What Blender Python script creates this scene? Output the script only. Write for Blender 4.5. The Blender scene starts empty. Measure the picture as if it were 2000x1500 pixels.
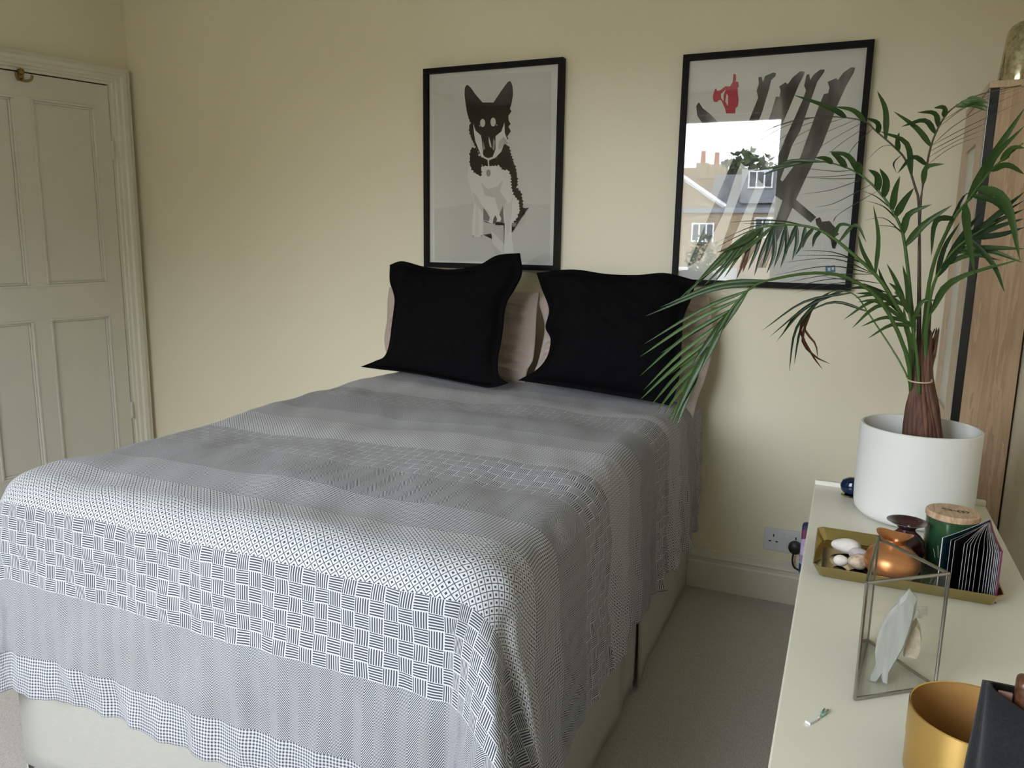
import bpy, bmesh, math, random
import numpy as np
from mathutils import Vector, Matrix
rng = random.Random(7)
scene = bpy.context.scene
C = scene.collection

# ------------------------------------------------------------------ camera
F_PX = 1500.0
CAM = np.array([0.0, -2.897, 1.304])
RIGHT = np.array([0.91575578, 0.40139611, 0.01650788])
UP = np.array([-0.08632396, 0.15647768, 0.98390188])
FWD = np.array([-0.39235127, 0.90243886, -0.17794544])
cd = bpy.data.cameras.new('camera'); cam = bpy.data.objects.new('camera', cd); C.objects.link(cam)
cd.sensor_width = 36.0; cd.sensor_fit = 'HORIZONTAL'; cd.lens = F_PX / 2000 * 36; cd.clip_start = 0.02; cd.clip_end = 500
cam.matrix_world = Matrix(((RIGHT[0], UP[0], -FWD[0], CAM[0]), (RIGHT[1], UP[1], -FWD[1], CAM[1]),
                           (RIGHT[2], UP[2], -FWD[2], CAM[2]), (0, 0, 0, 1)))
scene.camera = cam
# ------------------------------------------------------------------ daylight
world = bpy.data.worlds.new('overcast_sky'); scene.world = world; world.use_nodes = True
wn = world.node_tree; bg = wn.nodes['Background']
bg.inputs['Color'].default_value = (0.90, 0.95, 1.0, 1); bg.inputs['Strength'].default_value = 1.0
wt = wn.nodes.new('ShaderNodeTexNoise'); wt.inputs['Scale'].default_value = 3.0; wt.inputs['Detail'].default_value = 5
wr = wn.nodes.new('ShaderNodeValToRGB'); wr.color_ramp.elements[0].position = .3; wr.color_ramp.elements[1].position = .7
wr.color_ramp.elements[0].color = (.74, .83, .95, 1); wr.color_ramp.elements[1].color = (.93, .97, 1, 1)
wc = wn.nodes.new('ShaderNodeTexCoord')
wn.links.new(wc.outputs['Generated'], wt.inputs['Vector']); wn.links.new(wt.outputs['Fac'], wr.inputs['Fac']); wn.links.new(wr.outputs['Color'], bg.inputs['Color'])
WX0, WX1, WZ0, WZ1, WY = -2.38, -0.58, 0.78, 2.38, -3.80
pl = bpy.data.lights.new('window_portal', 'AREA'); pl.shape = 'RECTANGLE'; pl.size = WX1 - WX0; pl.size_y = WZ1 - WZ0; pl.cycles.is_portal = True
po = bpy.data.objects.new('window_portal', pl); C.objects.link(po); po.location = ((WX0 + WX1) / 2, WY - .06, (WZ0 + WZ1) / 2); po.rotation_euler = (math.pi / 2, 0, 0)
scene.view_settings.view_transform = 'Standard'; scene.view_settings.look = 'None'
scene.view_settings.gamma = 1.0; scene.view_settings.use_curve_mapping = False
scene.view_settings.exposure = 4.38
scene.cycles.transparent_max_bounces = 40; scene.cycles.max_bounces = 8; scene.cycles.diffuse_bounces = 5; scene.cycles.glossy_bounces = 3; scene.cycles.transmission_bounces = 3; scene.cycles.transparent_max_bounces = 24; scene.cycles.caustics_reflective = False; scene.cycles.caustics_refractive = False; scene.cycles.adaptive_threshold = .03

# ------------------------------------------------------------------ helpers
def at(px, py, axis, val):
    """point where the line of sight through a photo pixel meets the plane axis = val"""
    d = FWD + RIGHT * ((px - 1000) / F_PX) - UP * ((py - 750) / F_PX)
    return CAM + d * ((val - CAM[axis]) / d[axis])
def atY(px, py, y): return at(px, py, 1, y)
def atZ(px, py, z): return at(px, py, 2, z)

class G:
    """tiny node-graph writer"""
    def __init__(s, name):
        s.mat = bpy.data.materials.new(name); s.mat.use_nodes = True; s.nt = s.mat.node_tree
        s.bsdf = s.nt.nodes['Principled BSDF']; s.out = s.nt.nodes['Material Output']
    def n(s, t): return s.nt.nodes.new(t)
    def put(s, sock, v):
        if isinstance(v, bpy.types.NodeSocket): s.nt.links.new(v, sock)
        elif isinstance(v, (tuple, list)):
            sock.default_value = tuple(v) if len(v) == len(sock.default_value) else (*v, 1)
        else: sock.default_value = v
    def m(s, op, a, b=0.0, c=None):
        n = s.n('ShaderNodeMath'); n.operation = op; s.put(n.inputs[0], a); s.put(n.inputs[1], b)
        if c is not None: s.put(n.inputs[2], c)
        return n.outputs[0]
    def lt(s, a, b): return s.m('LESS_THAN', a, b)
    def gt(s, a, b): return s.m('GREATER_THAN', a, b)
    def fr(s, a): return s.m('FRACT', a)
    def mix(s, f, a, b):
        n = s.n('ShaderNodeMix'); n.data_type = 'RGBA'; s.put(n.inputs[0], f); s.put(n.inputs[6], a); s.put(n.inputs[7], b); return n.outputs[2]
    def fmix(s, f, a, b): return s.m('ADD', s.m('MULTIPLY', a, s.m('SUBTRACT', 1.0, f)), s.m('MULTIPLY', b, f))
    def coord(s, kind='Object'): return s.n('ShaderNodeTexCoord').outputs[kind]
    def mapped(s, scale, kind='Object', rot=(0, 0, 0)):
        n = s.n('ShaderNodeMapping'); n.inputs['Scale'].default_value = scale; n.inputs['Rotation'].default_value = rot
        s.nt.links.new(s.coord(kind), n.inputs['Vector']); return n.outputs[0]
    def noise(s, vec, scale, detail=3, rough=.5, dist=0.0):
        n = s.n('ShaderNodeTexNoise'); s.put(n.inputs['Vector'], vec); n.inputs['Scale'].default_value = scale
        n.inputs['Detail'].default_value = detail; n.inputs['Roughness'].default_value = rough; n.inputs['Distortion'].default_value = dist
        return n.outputs['Fac']
    def ramp(s, f, *stops):
        n = s.n('ShaderNodeValToRGB'); cr = n.color_ramp
        while len(cr.elements) < len(stops): cr.elements.new(.5)
        for e, (p, c) in zip(cr.elements, stops): e.position = p; e.color = (*c, 1)
        s.put(n.inputs[0], f); return n.outputs[0]
    def bump(s, h, strength=.3, dist=.01):
        n = s.n('ShaderNodeBump'); n.inputs['Strength'].default_value = strength; n.inputs['Distance'].default_value = dist
        s.put(n.inputs['Height'], h); s.nt.links.new(n.outputs[0], s.bsdf.inputs['Normal'])
    def set(s, **k):
        names = dict(color='Base Color', rough='Roughness', metal='Metallic', spec='Specular IOR Level', ior='IOR', trans='Transmission Weight', sheen='Sheen Weight', coat='Coat Weight', alpha='Alpha')
        for a, v in k.items(): s.put(s.bsdf.inputs[names[a]], v)
        return s

def plain(name, color, rough=.5, metal=0.0, var=.06, scale=40, spec=.5, bump=0.0, **k):
    g = G(name); nz = g.noise(g.coord(), scale, 3)
    g.set(color=g.mix(nz, tuple(max(0, c * (1 - var)) for c in color), tuple(min(1, c * (1 + var)) for c in color)), rough=rough, metal=metal, spec=spec, **k)
    if bump: g.bump(nz, bump, .002)
    return g.mat

def wood(name, c1, c2, scale=(30, 30, 2.0), rough=.5, ring=6.0):
    g = G(name); v = g.mapped(scale); a = g.noise(v, 1.0, 6, .6, .6); b = g.noise(v, 4.0, 3)
    f = g.m('ADD', g.m('MULTIPLY', g.fr(g.m('MULTIPLY', a, ring)), .45), g.m('MULTIPLY', b, .55))
    g.set(color=g.ramp(f, (.2, c1), (.75, c2)), rough=rough); g.bump(f, .08, .002); return g.mat

def thin_glass(name, tint=(1, 1, 1), refl=1.0, rough=0.0):
    """clear sheet: passes light straight through, mirrors by Fresnel on both faces"""
    g = G(name); nt = g.nt; nt.nodes.remove(g.bsdf)
    t = g.n('ShaderNodeBsdfTransparent'); t.inputs[0].default_value = (*tint, 1)
    gl = g.n('ShaderNodeBsdfGlossy'); gl.inputs['Roughness'].default_value = rough
    lw = g.n('ShaderNodeLayerWeight'); lw.inputs['Blend'].default_value = .5
    schlick = g.m('ADD', .04, g.m('MULTIPLY', .96, g.m('POWER', lw.outputs['Facing'], 5.0)))
    mx = g.n('ShaderNodeMixShader'); nt.links.new(g.m('MULTIPLY', schlick, refl), mx.inputs[0])
    nt.links.new(t.outputs[0], mx.inputs[1]); nt.links.new(gl.outputs[0], mx.inputs[2]); nt.links.new(mx.outputs[0], g.out.inputs[0])
    return g.mat

def mesh(name, verts, faces, mat, parent=None, smooth=False, uv=None):
    me = bpy.data.meshes.new(name); me.from_pydata([tuple(map(float, v)) for v in verts], [], faces)
    if uv is not None:
        l = me.uv_layers.new(name='UVMap'); idx = np.zeros(len(me.loops), dtype=np.int32); me.loops.foreach_get('vertex_index', idx)
        l.data.foreach_set('uv', np.asarray(uv, dtype=np.float32)[idx].ravel())
    if smooth: me.polygons.foreach_set('use_smooth', [True] * len(me.polygons))
    if mat: me.materials.append(mat)
    o = bpy.data.objects.new(name, me); C.objects.link(o)
    if parent: o.parent = parent; o.matrix_parent_inverse = parent_inv(parent)
    return o
def parent_inv(p):
    return Matrix.Translation(p.location).inverted()
def bm_obj(name, bm, mat, parent=None, smooth=False):
    me = bpy.data.meshes.new(name); bm.normal_update(); bm.to_mesh(me); bm.free()
    if smooth: me.polygons.foreach_set('use_smooth', [True] * len(me.polygons))
    if mat: me.materials.append(mat)
    o = bpy.data.objects.new(name, me); C.objects.link(o)
    if parent: o.parent = parent; o.matrix_parent_inverse = parent_inv(parent)
    return o
def add_box(bm, lo, hi, bevel=0.0, seg=2):
    vs = [bm.verts.new((x, y, z)) for x in (lo[0], hi[0]) for y in (lo[1], hi[1]) for z in (lo[2], hi[2])]
    fs = [bm.faces.new([vs[i] for i in f]) for f in ((0, 1, 3, 2), (4, 6, 7, 5), (0, 4, 5, 1), (2, 3, 7, 6), (0, 2, 6, 4), (1, 5, 7, 3))]
    if bevel: bmesh.ops.bevel(bm, geom=list({e for f in fs for e in f.edges}), offset=bevel, segments=seg, profile=.6, affect='EDGES')
def box(name, lo, hi, mat, parent=None, bevel=0.0, seg=2, smooth=False):
    bm = bmesh.new(); add_box(bm, lo, hi, bevel, seg); return bm_obj(name, bm, mat, parent, smooth)
def boxes(name, lst, mat, parent=None, bevel=0.0):
    bm = bmesh.new()
    for lo, hi in lst: add_box(bm, lo, hi, bevel)
    return bm_obj(name, bm, mat, parent)
def lathe(name, prof, center, mat, parent=None, seg=48, smooth=True, sx=1.0, sy=1.0, caps=True):
    vs, fs = [], []
    n = len(prof)
    for k in range(seg):
        a = 2 * math.pi * k / seg
        for r, z in prof: vs.append((center[0] + r * math.cos(a) * sx, center[1] + r * math.sin(a) * sy, center[2] + z))
    for k in range(seg):
        k2 = (k + 1) % seg
        for i in range(n - 1):
            fs.append((k * n + i, k2 * n + i, k2 * n + i + 1, k * n + i + 1))
    for i in (0, n - 1):
        if caps and prof[i][0] > 1e-5:
            ring = [k * n + i for k in range(seg)]; fs.append(ring[::-1] if i == 0 else ring)
    o = mesh(name, vs, fs, mat, parent, smooth)
    if smooth: sharp(o)
    return o
def sharp(o, ang=40):
    me = o.data
    try: me.set_sharp_from_angle(angle=math.radians(ang))
    except Exception: pass
def tube(name, pts, rad, mat, parent=None, seg=8, smooth=True, bm=None):
    own = bm is None
    if own: bm = bmesh.new()
    pts = [Vector(p) for p in pts]; rings = []
    for i, p in enumerate(pts):
        t = (pts[min(i + 1, len(pts) - 1)] - pts[max(i - 1, 0)]).normalized()
        a = t.cross(Vector((0, 0, 1)))
        if a.length < 1e-3: a = t.cross(Vector((1, 0, 0)))
        a.normalize(); b = t.cross(a); r = rad[i] if isinstance(rad, (list, tuple)) else rad
        rings.append([bm.verts.new(p + (a * math.cos(2 * math.pi * k / seg) + b * math.sin(2 * math.pi * k / seg)) * r) for k in range(seg)])
    for i in range(len(rings) - 1):
        for k in range(seg): bm.faces.new((rings[i][k], rings[i][(k + 1) % seg], rings[i + 1][(k + 1) % seg], rings[i + 1][k]))
    bm.faces.new(rings[0][::-1]); bm.faces.new(rings[-1])
    if own:
        return bm_obj(name, bm, mat, parent, smooth)
def spline(pts, n):
    """Catmull-Rom through 3-D points, n samples"""
    P = [np.asarray(p, float) for p in pts]; P = [2 * P[0] - P[1]] + P + [2 * P[-1] - P[-2]]; out = []
    for k in range(n):
        t = k / (n - 1) * (len(P) - 3); i = min(int(t), len(P) - 4); f = t - i
        a, b, c, d = P[i:i + 4]
        out.append(.5 * ((2 * b) + (c - a) * f + (2 * a - 5 * b + 4 * c - d) * f ** 2 + (3 * b - a - 3 * c + d) * f ** 3))
    return out
def thing(name, label, cat, loc=(0, 0, 0), group=None, kind=None):
    o = bpy.data.objects.new(name, None); C.objects.link(o); o.location = tuple(map(float, loc)); o.empty_display_size = .05
    return tag(o, label, cat, group, kind)
def tag(o, label=None, cat=None, group=None, kind=None):
    if label: o['label'] = label
    if cat: o['category'] = cat
    if group: o['group'] = group
    if kind: o['kind'] = kind
    return o
def struct(o, label=None, cat=None): return tag(o, label, cat, None, 'structure')

# ------------------------------------------------------------------ materials
def wall_mat():
    g = G('cream_wall_paint'); nz = g.noise(g.coord(), 3.0, 4); fine = g.noise(g.coord(), 180, 3)
    g.set(color=g.mix(nz, (.765, .708, .55), (.795, .738, .58)), rough=.42, spec=.4); g.bump(fine, .05, .001); return g.mat
M_WALL = wall_mat()
M_CEIL = plain('white_ceiling_paint', (.78, .77, .72), .8, var=.02)
M_TRIM = plain('off_white_gloss_paint', (.70, .67, .58), .32, var=.03, scale=12)
M_DOOR = plain('white_door_paint', (.66, .635, .57), .38, var=.03, scale=10)
M_DARK = plain('dark_gap', (.02, .015, .01), .9)
def carpet():
    g = G('grey_loop_carpet'); v = g.mapped((1, 1, 1)); a = g.noise(v, 420, 2); b = g.noise(g.mapped((260, 90, 100)), 1.0, 2); c = g.noise(v, 3, 3)
    f = g.m('ADD', g.m('MULTIPLY', a, .5), g.m('MULTIPLY', b, .5))
    g.set(color=g.mix(c, g.ramp(f, (.3, (.33, .305, .28)), (.7, (.58, .545, .51))), g.ramp(f, (.3, (.36, .335, .31)), (.7, (.62, .585, .55)))), rough=.95, spec=.1, sheen=.2)
    g.bump(f, .6, .004); return g.mat
M_CARPET = carpet()
M_BLACKFRAME = plain('black_frame_paint', (.006, .006, .007), .5, var=.2, spec=.12)
M_BRASS = plain('aged_brass', (.30, .20, .07), .38, 1.0)
M_PAPER = plain('print_paper', (.68, .69, .66), .7, var=.01)
M_GLASS = thin_glass('picture_glass', refl=1.3)

# ------------------------------------------------------------------ room shell
XL, XR, ZC, YF = -3.35, 0.44, 2.55, WY
struct(box('floor', (XL - .1, YF - .3, -.12), (XR + .1, .1, 0), M_CARPET), 'grey beige loop pile carpet floor', 'floor')
struct(box('ceiling', (XL - .1, YF - .3, ZC), (XR + .1, .1, ZC + .1), M_CEIL), 'plain white ceiling', 'ceiling')
struct(box('wall_back', (XL - .1, 0, 0), (XR + .1, .1, ZC), M_WALL), 'cream painted wall behind the bed', 'wall')
struct(box('wall_left', (XL - .1, YF - .3, 0), (XL, 0, ZC), M_WALL), 'cream painted wall with the panelled door', 'wall')
struct(box('wall_right', (XR, YF - .3, 0), (XR + .1, 0, ZC), M_WALL), 'cream painted wall beside the long table', 'wall')
struct(boxes('wall_front', [((XL, YF - .3, 0), (WX0, YF, ZC)), ((WX1, YF - .3, 0), (XR, YF, ZC)), ((WX0, YF - .3, 0), (WX1, YF, WZ0)), ((WX0, YF - .3, WZ1), (WX1, YF, ZC))], M_WALL), 'cream painted wall around the window', 'wall')
# skirting, moulded profile swept along the walls
SK = [(0, 0), (.02, 0), (.02, .104), (.016, .110), (.016, .124), (.024, .130), (.022, .139), (.013, .146), (.012, .153), (.006, .158), (0, .158)]
def skirting(name, p0, p1, nrm, label):
    vs = []
    for p in (p0, p1):
        for d, z in SK: vs.append((p[0] + nrm[0] * d, p[1] + nrm[1] * d, z))
    n = len(SK); fs = [(i, i + 1, n + i + 1, n + i) for i in range(n - 1)] + [tuple(range(n))[::-1], tuple(range(n, 2 * n))]
    return struct(mesh(name, vs, fs, M_TRIM), label, 'skirting board')
skirting('baseboard_back', (XL, 0), (XR, 0), (0, -1), 'cream moulded skirting board under the wall socket')
skirting('baseboard_left', (XL, -1.0), (XL, YF), (1, 0), 'cream moulded skirting board along the door wall')
skirting('baseboard_right', (XR, YF), (XR, 0), (-1, 0), 'cream moulded skirting board behind the long table')

# ------------------------------------------------------------------ door on the left wall (old, slightly out of square)
def sk(y, z): return z + .055 * (z - 1.0) * (y + .09)
door = struct(thing('door_1', 'white painted four-panel door in a moulded frame', 'door', (XL, -.5, 0)))
def dbox(name, x0, x1, y0, y1, z0, z1, mat, parent, bevel=.0):
    bm = bmesh.new(); add_box(bm, (XL + x0, y0, z0), (XL + x1, y1, z1), bevel)
    for v in bm.verts: v.co.z = sk(v.co.y, v.co.z)
    return bm_obj(name, bm, mat, parent)
DY0, DY1, DZT = -.905, -.146, 2.022     # leaf
leaf = dbox('door_leaf', .004, .014, DY0, DY1, .006, DZT, M_DOOR, door, .001)
dbox('gap_shade', .0002, .003, DY0 - .02, DY1 + .02, .001, DZT + .02, M_DARK, door)  # dark-painted plate: puts the shade of the gap round the leaf into colour
# stiles and rails stand proud of the sunk panels
cols = [(-.825, -.616), (-.536, -.226)]; cols = [(-.826, -.6155), (-.538, -.226)]
rows = [(.21, .938), (1.086, 1.922)]
M_ = [(DY0, DY1, .006, rows[0][0]), (DY0, DY1, rows[0][1], rows[1][0]), (DY0, DY1, rows[1][1], DZT)]
for y0, y1, z0, z1 in M_: dbox('rail', .0135, .026, y0, y1, z0, z1, M_DOOR, leaf, .0008)
for z0, z1 in rows:
    for y0, y1 in ((DY0, cols[0][0]), (cols[0][1], cols[1][0]), (cols[1][1], DY1)): dbox('stile', .0135, .026, y0, y1, z0, z1, M_DOOR, leaf, .0008)
    for y0, y1 in cols:
        dbox('panel', .0135, .0165, y0 + .022, y1 - .022, z0 + .022, z1 - .022, M_DOOR, leaf, .001)
        bm = bmesh.new(); w = .011
        for a, b, c, d in ((y0, y1, z0, z0 + w), (y0, y1, z1 - w, z1), (y0, y0 + w, z0 + w, z1 - w), (y1 - w, y1, z0 + w, z1 - w)): add_box(bm, (XL + .0135, a, c), (XL + .0285, b, d), .003)
        w2 = .020
        for a, b, c, d in ((y0 + w, y1 - w, z0 + w, z0 + w2), (y0 + w, y1 - w, z1 - w2, z1 - w), (y0 + w, y0 + w2, z0 + w2, z1 - w2), (y1 - w2, y1 - w, z0 + w2, z1 - w2)): add_box(bm, (XL + .0135, a, c), (XL + .021, b, d), .003)
        for v in bm.verts: v.co.z = sk(v.co.y, v.co.z)
        bm_obj('panel_moulding', bm, M_DOOR, leaf)
# architrave: stepped profile, three legs
AP = [(0, .006), (.0, .020), (.016, .020), (.020, .026), (.034, .026), (.038, .034), (.056, .036), (.062, .046), (.082, .048), (.092, .044), (.100, .040), (.108, .040), (.110, .0)]
def architrave(name, path):
    vs, fs = [], []; n = len(AP)
    for (py, pz, oy, oz) in path:
        for d, h in AP: y = py + oy * d; z = pz + oz * d; vs.append((XL + h, y, sk(y, z) if pz > .1 else z))
    for k in range(len(path) - 1):
        for i in range(n - 1): fs.append((k * n + i, k * n + i + 1, (k + 1) * n + i + 1, (k + 1) * n + i))
    return mesh(name, vs, fs, M_TRIM, door)
g_ = .007
architrave('architrave', [(DY0 - g_, 0, -1, 0), (DY0 - g_, DZT + g_, -1, 1 * .75), (DY1 + g_, DZT + g_, 1, 1 * .75), (DY1 + g_, 0, 1, 0)])
for hz in (1.727, .437):
    tube('hinge', [(XL + .028, DY1 + .002, sk(DY1, hz) - .042 + .021 * k) for k in range(5)], .0065, M_DOOR, door, 8)
hk = (XL + .027, -.575, 1.985)
hook = bm_obj('coat_hook', (lambda b: (add_box(b, (hk[0], hk[1] - .012, hk[2] - .026), (hk[0] + .006, hk[1] + .012, hk[2] + .022), .005), b)[1])(bmesh.new()), M_BRASS, door)
lathe('hook_boss', [(0.0, -.014), (.010, -.010), (.014, 0), (.010, .010), (0, .014)], (hk[0] + .008, hk[1], hk[2] + .012), M_BRASS, hook, 16)
for s in (-1, 1):
    tube('prong', spline([(hk[0] + .004, hk[1], hk[2] - .018), (hk[0] + .012, hk[1] + s * .016, hk[2] - .024), (hk[0] + .022, hk[1] + s * .032, hk[2] - .016), (hk[0] + .026, hk[1] + s * .036, hk[2] + .002)], 9), [.005] * 7 + [.0055, .006], M_BRASS, hook, 8)

# ------------------------------------------------------------------ window in the wall behind the viewer (seen mirrored in the picture glass)
win = struct(thing('window_1', 'tall white framed window behind the viewer, mirrored in the picture glass', 'window', ((WX0 + WX1) / 2, YF, WZ0)))
M_WIN = plain('window_paint', (.75, .74, .70), .4, var=.02)
mx = -1.52
boxes('window_frame', [((WX0, YF - .16, WZ0), (WX0 + .05, YF - .08, WZ1)), ((WX1 - .04, YF - .16, WZ0), (WX1, YF - .08, WZ1)), ((WX0 + .05, YF - .16, WZ1 - .04), (WX1 - .04, YF - .08, WZ1)), ((WX0 + .05, YF - .16, WZ0), (WX1 - .04, YF - .08, WZ0 + .06)), ((mx - .035, YF - .16, WZ0 + .06), (mx + .035, YF - .08, WZ1 - .04))], M_WIN, win)
M_PANE = thin_glass('window_glass')
for a, b in ((WX0 + .05, mx - .035), (mx + .035, WX1 - .04)): box('pane', (a, YF - .122, WZ0 + .06), (b, YF - .118, WZ1 - .04), M_PANE, win)
box('window_sill', (WX0 - .03, YF - .08, WZ0 - .035), (WX1 + .03, YF + .06, WZ0), M_WIN, win, .006)

# ------------------------------------------------------------------ houses across the gardens (mirrored in the picture glass; side terraces and right-hand trees added to block light)
def brick_mat():
    g = G('yellow_stock_brick'); v = g.mapped((1, 1, 1)); bt = g.n('ShaderNodeTexBrick'); m_ = g.n('ShaderNodeMapping'); m_.inputs['Rotation'].default_value = (math.pi / 2, 0, 0)
    g.nt.links.new(g.coord(), m_.inputs[0]); g.nt.links.new(m_.outputs[0], bt.inputs['Vector']); bt.inputs['Scale'].default_value = 3.2
    bt.inputs['Color1'].default_value = (.30, .20, .11, 1); bt.inputs['Color2'].default_value = (.40, .29, .16, 1); bt.inputs['Mortar'].default_value = (.30, .27, .22, 1)
    g.set(color=bt.outputs['Color'], rough=.9); return g.mat
M_BRICK = brick_mat(); M_SLATE = plain('grey_slate', (.12, .125, .135), .7, var=.25, scale=4); M_LEAD = plain('grey_cladding', (.24, .25, .27), .7, var=.1)
M_UPVC = plain('white_plastic_frame', (.8, .8, .8), .5, var=.02); M_POT = plain('terracotta_chimney_pot', (.40, .13, .08), .8)
M_DKGLASS = plain('dark_window_glass', (.05, .06, .07), .08, var=.2, scale=2); M_BUSH = plain('garden_foliage', (.06, .085, .03), .9, var=.5, scale=3); M_GRASS = plain('garden_ground', (.12, .13, .09), .9, var=.4, scale=.6)
struct(box('ground', (-70, -110, -6.2), (60, -4.4, -6.0), M_GRASS), 'gardens far below the window', 'ground')
def house_window(parent, x0, x1, z0, z1, y, n=3):
    f = boxes('window', [((x0, y, z0), (x1, y + .10, z0 + .08)), ((x0, y, z1 - .08), (x1, y + .10, z1))] + [((x0 + (x1 - x0 - .08) * k / n, y, z0 + .08), (x0 + (x1 - x0 - .08) * k / n + .08, y + .10, z1 - .08)) for k in range(n + 1)], M_UPVC, parent)
    for k in range(n):
        a = x0 + (x1 - x0 - .08) * k / n + .08; b = x0 + (x1 - x0 - .08) * (k + 1) / n
        box('pane', (a, y + .02, z0 + .08), (b, y + .04, z1 - .08), M_DKGLASS, f)
h1 = thing('brick_house', 'yellow brick terraced house with grey roof mirrored in the picture glass', 'house', (-7.5, -40, -6))
box('wall', (-13, -48, -6), (1.5, -40, 3.2), M_BRICK, h1)
box('gutter', (-13, -40.2, 3.17), (1.5, -39.85, 3.44), M_LEAD, h1)
mesh('gable', [(-13, -40.1, 3.44), (-6.6, -40.1, 3.44), (-9.3, -40.1, 5.3), (-13, -40.1, 5.3), (-13, -44, 3.44), (-6.6, -44, 3.44), (-9.3, -44, 5.3), (-13, -44, 5.3)], [(0, 1, 2, 3), (5, 4, 7, 6), (1, 5, 6, 2), (3, 2, 6, 7), (4, 0, 3, 7)], M_BRICK, h1)
tube('bargeboard', [(-9.5, -40.0, 5.55), (-6.45, -40.0, 3.5)], .13, M_UPVC, h1, 4, False)
mesh('roof', [(-7.4, -40.3, 3.44), (1.6, -40.3, 3.44), (1.6, -42.2, 5.35), (-7.4, -42.2, 5.35), (1.6, -46, 5.35), (-7.4, -46, 5.35)], [(0, 1, 2, 3), (3, 2, 4, 5)], M_SLATE, h1)
bx = box('party_wall', (-9.3, -43.2, 3.4), (-7.0, -42.6, 5.8), M_BRICK, h1)
for cx, zt in ((-8.26, 6.05), (-7.5, 5.95)):
    c_ = box('chimney', (cx - .32, -43.2, 5.2), (cx + .32, -42.5, zt), M_BRICK, h1)
    lathe('chimney_pot', [(.13, 0), (.15, .1), (.12, .55), (.14, .66)], (cx, -42.8, zt), M_POT, c_, 12)
box('dormer', (-5.75, -42.0, 3.7), (-3.8, -40.35, 5.42), M_LEAD, h1); house_window(h1, -5.4, -4.15, 4.45, 5.36, -40.36)
house_window(h1, -8.15, -6.95, 1.64, 2.65, -40.02); house_window(h1, -4.9, -3.7, 1.9, 2.95, -40.02); house_window(h1, -2.2, -1.0, 1.9, 2.95, -40.02)
box('extension', (-9.5, -39.9, -6), (-5.6, -36, .3), M_UPVC, h1)
h2 = thing('blocker_terrace_left', 'unseen yellow brick terrace added on the left to block low sky light', 'house', (-30, -40, -6))  # out of view, added; roof height set to hold low sky off the upper wall
box('wall', (-48, -48, -6), (-13.4, -40.3, 2.6), M_BRICK, h2); mesh('roof', [(-48, -40.1, 2.6), (-13.4, -40.1, 2.6), (-13.4, -44.2, 5.3), (-48, -44.2, 5.3), (-13.4, -48, 2.6), (-48, -48, 2.6)], [(0, 1, 2, 3), (3, 2, 4, 5), (1, 4, 2), (0, 3, 5)], M_SLATE, h2)
for k in range(8): house_window(h2, -46 + k * 4.1, -44.6 + k * 4.1, -1.9, -.5, -40.28)
h3 = thing('blocker_terrace_right', 'unseen taller yellow brick terrace added on the right to cut window light', 'house', (20, -38, -6))  # out of view, added tall to keep sky light off the door side
box('wall', (2.0, -48, -6), (44, -38.5, 5.6), M_BRICK, h3); mesh('roof', [(2.0, -38.3, 5.6), (44, -38.3, 5.6), (44, -43.2, 9.6), (2.0, -43.2, 9.6), (44, -48, 5.6), (2.0, -48, 5.6)], [(0, 1, 2, 3), (3, 2, 4, 5), (1, 4, 2), (0, 3, 5)], M_SLATE, h3)
for k in range(9): house_window(h3, 3.5 + k * 4.4, 5.0 + k * 4.4, 2.2, 3.9, -38.48)
def foliage(name, c, rx, rz, label, n=420, seed=1):
    r = random.Random(seed); vs, fs = [], []
    for k in range(n):
        a = r.uniform(0, 6.283); b = math.acos(r.uniform(-1, 1)); q = r.uniform(.55, 1.0)
        p = np.array([c[0] + rx * q * math.sin(b) * math.cos(a), c[1] + rx * q * math.sin(b) * math.sin(a), c[2] + rz * q * math.cos(b)])
        s = rx * .16; u = np.array([r.gauss(0, 1) for _ in range(3)]); u /= np.linalg.norm(u); w = np.cross(u, [r.gauss(0, 1) for _ in range(3)]); w /= np.linalg.norm(w)
        i = len(vs); vs += [p - u * s, p + w * s * .6, p + u * s, p - w * s * .6]; fs.append((i, i + 1, i + 2, i + 3))
    t = thing(name, label, 'tree', (c[0], c[1], -6)); mesh('crown', vs, fs, M_BUSH, t); tube('trunk', [(c[0], c[1], -6), (c[0], c[1], c[2])], .18, plain('bark', (.1, .07, .05), .9), t)
foliage('garden_tree', (-6.6, -49, 6.0), 1.8, 1.5, 'green tree rising behind the house roof in the mirrored view', seed=3)
for i_, (x_, y_, z_, r_, l_) in enumerate(((6.5, -24, 4.6, 3.2, 'broad unseen tree added nearest the window on the right to cut light'), (14.5, -29, 5.4, 3.8, 'tall unseen tree added in the middle on the right to cut window light'), (23.5, -27, 5.6, 4.2, 'largest unseen tree added at the far right to cut window light'))):
    foliage('garden_tree', (x_, y_, z_), r_, r_ * 1.05, l_, 1500, 20 + i_)  # unseen dense crowns added to hold back light coming in from the right
foliage('garden_shrub', (-6.6, -35, .6), .8, 1.6, 'tall garden shrub below the house window in the mirrored view', 300, seed=5)

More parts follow.
